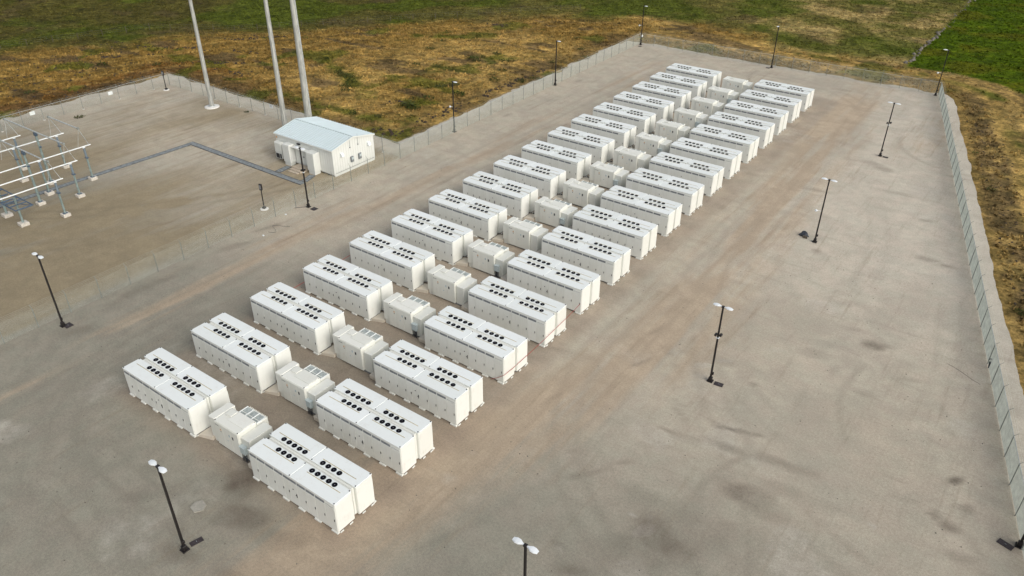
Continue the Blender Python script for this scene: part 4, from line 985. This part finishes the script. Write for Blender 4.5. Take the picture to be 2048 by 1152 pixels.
for i, (x, y, s) in enumerate(weeds):
    z = float(field_z(np.array([x]), np.array([y]))[0]); o = link('weed_clump', WM[i % 3], None, (x, y, z-.02), (0, 0, random.uniform(0, 6))); o.scale = (s, s*random.uniform(.7, 1.1), s*random.uniform(.6, .95))
    tag(o, 'low dark green weed clump growing in the dry orange grass left of the yard', 'weed', 'weed clumps in the dry slope')
for i, (x, y, s, l) in enumerate([(47.6, 99.3, .7, 'green weed on the gravel edge outside the right fence, far end'), (51.3, 87.0, .9, 'green weed clump midway along the gravel edge outside the right fence'), (58.2, 57.3, .9, 'bright green weed at the gravel edge outside the right fence, nearer end'), (61.6, 45.5, .9, 'dark weed overhanging the gravel edge beside the right fence'), (-67.2, 32.9, 1.0, 'green weed growing inside the west substation fence'), (-48.5, 49.7, .55, 'small weed at the fence foot by the round mast base')]):
    z = max(0, float(field_z(np.array([x]), np.array([y]))[0])); o = link('weed_clump', WM[i % 3], None, (x, y, z-.02), (0, 0, i)); o.scale = (s, s, s*.7); tag(o, l, 'weed')
def clods():
    m = MB()
    def clod(x, y, s):
        z = float(field_z(np.array([x]), np.array([y]))[0]); q = [random.uniform(.6, 1.3) for _ in range(6)]; a = random.uniform(0, 6); c_, s_ = math.cos(a)*s, math.sin(a)*s
        m.add([(x+c_*q[0]*1.5, y+s_*q[0]*1.5, z), (x-s_*q[1], y+c_*q[1], z), (x-c_*q[2]*1.5, y-s_*q[2]*1.5, z), (x+s_*q[3], y-c_*q[3], z), (x, y, z+s*.75*q[4])], [(0, 1, 4), (1, 2, 4), (2, 3, 4), (3, 0, 4)])
    lines = [((-96, 61), (-84, 68)), ((-88, 74), (-79, 84)), ((-80, 70), (-74, 72)), ((-76, 62), (-70, 66)), ((-72, 60), (-64, 62)), ((-34, 66), (-31, 67)), ((-27, 55.5), (-21, 57.5)), ((-23.4, 62), (-23.8, 74)), ((-23.6, 78), (-23.2, 98)), ((-52, 117), (-48, 118)), ((-36, 116), (-34, 117)), ((-99, 50), (-92, 55))]
    for (a, b) in lines:
        n = int(math.hypot(b[0]-a[0], b[1]-a[1])*3)
        for i in range(n):
            f = random.random(); clod(a[0]+(b[0]-a[0])*f+random.gauss(0, .5), a[1]+(b[1]-a[1])*f+random.gauss(0, .5), random.uniform(.12, .38))
    for i in range(220):
        f = random.random(); y = 122-f*100; x = 38+(126-y)*.243+random.uniform(3.0, 7.5); clod(x, y, random.uniform(.06, .2))
    for i in range(260): clod(random.uniform(-105, -77), random.uniform(20, 62), random.uniform(.1, .3))
    o = part('earth_clods', m, 'soil', None); o['kind'] = 'stuff'
clods()
def stone_row():
    t = thing('stone_row', 'row of loose field stones dividing the tan pasture from the green field', 'stone row', (0, 0, 0))
    sms = []
    for k in range(4):
        m = MB(); vs = []; n = 7
        for hz_, rr in [(0, 1.0), (.6, .8)]:
            for i in range(n): a = 2*PI*i/n; q = rr*random.uniform(.7, 1.15); vs.append((math.cos(a)*.5*q, math.sin(a)*.4*q, hz_*.42-.05))
        vs.append((.05, 0, .42)); m.add(vs, [(i, (i+1) % n, n+(i+1) % n, n+i) for i in range(n)]+[(n+i, n+(i+1) % n, 2*n) for i in range(n)]); sms.append(m.mesh('stone', M['stone']))
    y = 140.6
    while y < 222:
        x = 29.6+random.gauss(0, .35); z = float(field_z(np.array([x]), np.array([y]))[0]); s = random.uniform(.4, 1.1)*(1.0 if y < 175 else .7)
        o = link('stone', random.choice(sms), t, (x, y, z), (0, 0, random.uniform(0, 6))); o.scale = (s, s, s); y += random.uniform(.45, 1.2)*(1 if y < 165 else 1.8)
stone_row()
def field_fence():
    t = thing('pasture_fence', 'thin wire fence with dark posts along the edge of the olive pasture', 'fence', (0, 0, 0))
    pts = [(-118, 40), (-106.4, 70.1), (-91, 80.1), (-77.3, 98.5), (-55.7, 126.6), (-40, 145)]; pm = MB().tube((0, 0, -.1), (0, 0, 1.3), .05, .045, 6).mesh('post', M['wood']); w = MB(); prev = None
    for (a, b) in zip(pts[:-1], pts[1:]):
        n = int(math.hypot(b[0]-a[0], b[1]-a[1])/4.5)
        for i in range(n):
            x, y = a[0]+(b[0]-a[0])*i/n, a[1]+(b[1]-a[1])*i/n; z = float(field_z(np.array([x]), np.array([y]))[0]); link('post', pm, t, (x, y, z))
            if prev: 
                for hh in (.5, .85, 1.2): w.tube((prev[0], prev[1], prev[2]+hh), (x, y, z+hh), .006, .006, 3, False)
            prev = (x, y, z)
    o = part('wire', w, 'galv_dark', t); o['kind'] = 'stuff'
field_fence()
def cow(x, y, rz, label, white):
    """one skinned body: trunk, neck, head, four jointed legs, tail"""
    J = [((0, 0, 1.05), .36, None), ((.75, 0, 1.12), .36, 0), ((1.02, 0, 1.18), .28, 1), ((1.3, 0, 1.32), .19, 2), ((1.55, 0, 1.38), .16, 3), ((1.85, 0, 1.2), .10, 4), ((-.65, 0, 1.1), .35, 0), ((-.95, 0, 1.15), .22, 6), ((-1.08, 0, 1.0), .05, 7), ((-1.1, 0, .55), .035, 8)]
    for sy in (-.2, .2):
        k = len(J); J += [((.72, sy, .75), .13, 1), ((.74, sy, .42), .075, k), ((.72, sy, .06), .06, k+1)]
        k = len(J); J += [((-.68, sy, .8), .17, 6), ((-.82, sy, .48), .08, k), ((-.74, sy, .06), .06, k+1)]
    for sy in (-.2, .2): J.append(((1.48, sy, 1.46), .045, 4))
    me = bpy.data.meshes.new('cow'); me.from_pydata([j[0] for j in J], [(i, j[2]) for i, j in enumerate(J) if j[2] is not None], [])
    o = link('cow', me); md = o.modifiers.new('skin', 'SKIN')
    for i, j in enumerate(J): me.skin_vertices[0].data[i].radius = (j[1], j[1])
    me.skin_vertices[0].data[0].use_root = True
    o.modifiers.new('sub', 'SUBSURF').levels = 1
    dg = bpy.context.evaluated_depsgraph_get(); m2 = bpy.data.meshes.new_from_object(o.evaluated_get(dg)); o.modifiers.clear(); o.data = m2
    m2.materials.clear(); m2.materials.append(M['cow']); m2.polygons.foreach_set('use_smooth', [True]*len(m2.polygons))
    z = float(field_z(np.array([x]), np.array([y]))[0]); o.location = (x, y, z); o.rotation_euler = (0, 0, rz); tag(o, label, 'cow')
    if white: part('face_patch', MB().lathe([(.02, -.06), (.115, 0), (.10, .16), (.02, .2)], 0, 0, 10), 'cow_white', o, loc=(1.66, 0, 1.22), rot=(0, 1.0, 0))
cow(-155.9, 67.6, 2.6, 'black cow with a pale face at the top left corner of the pasture', True)
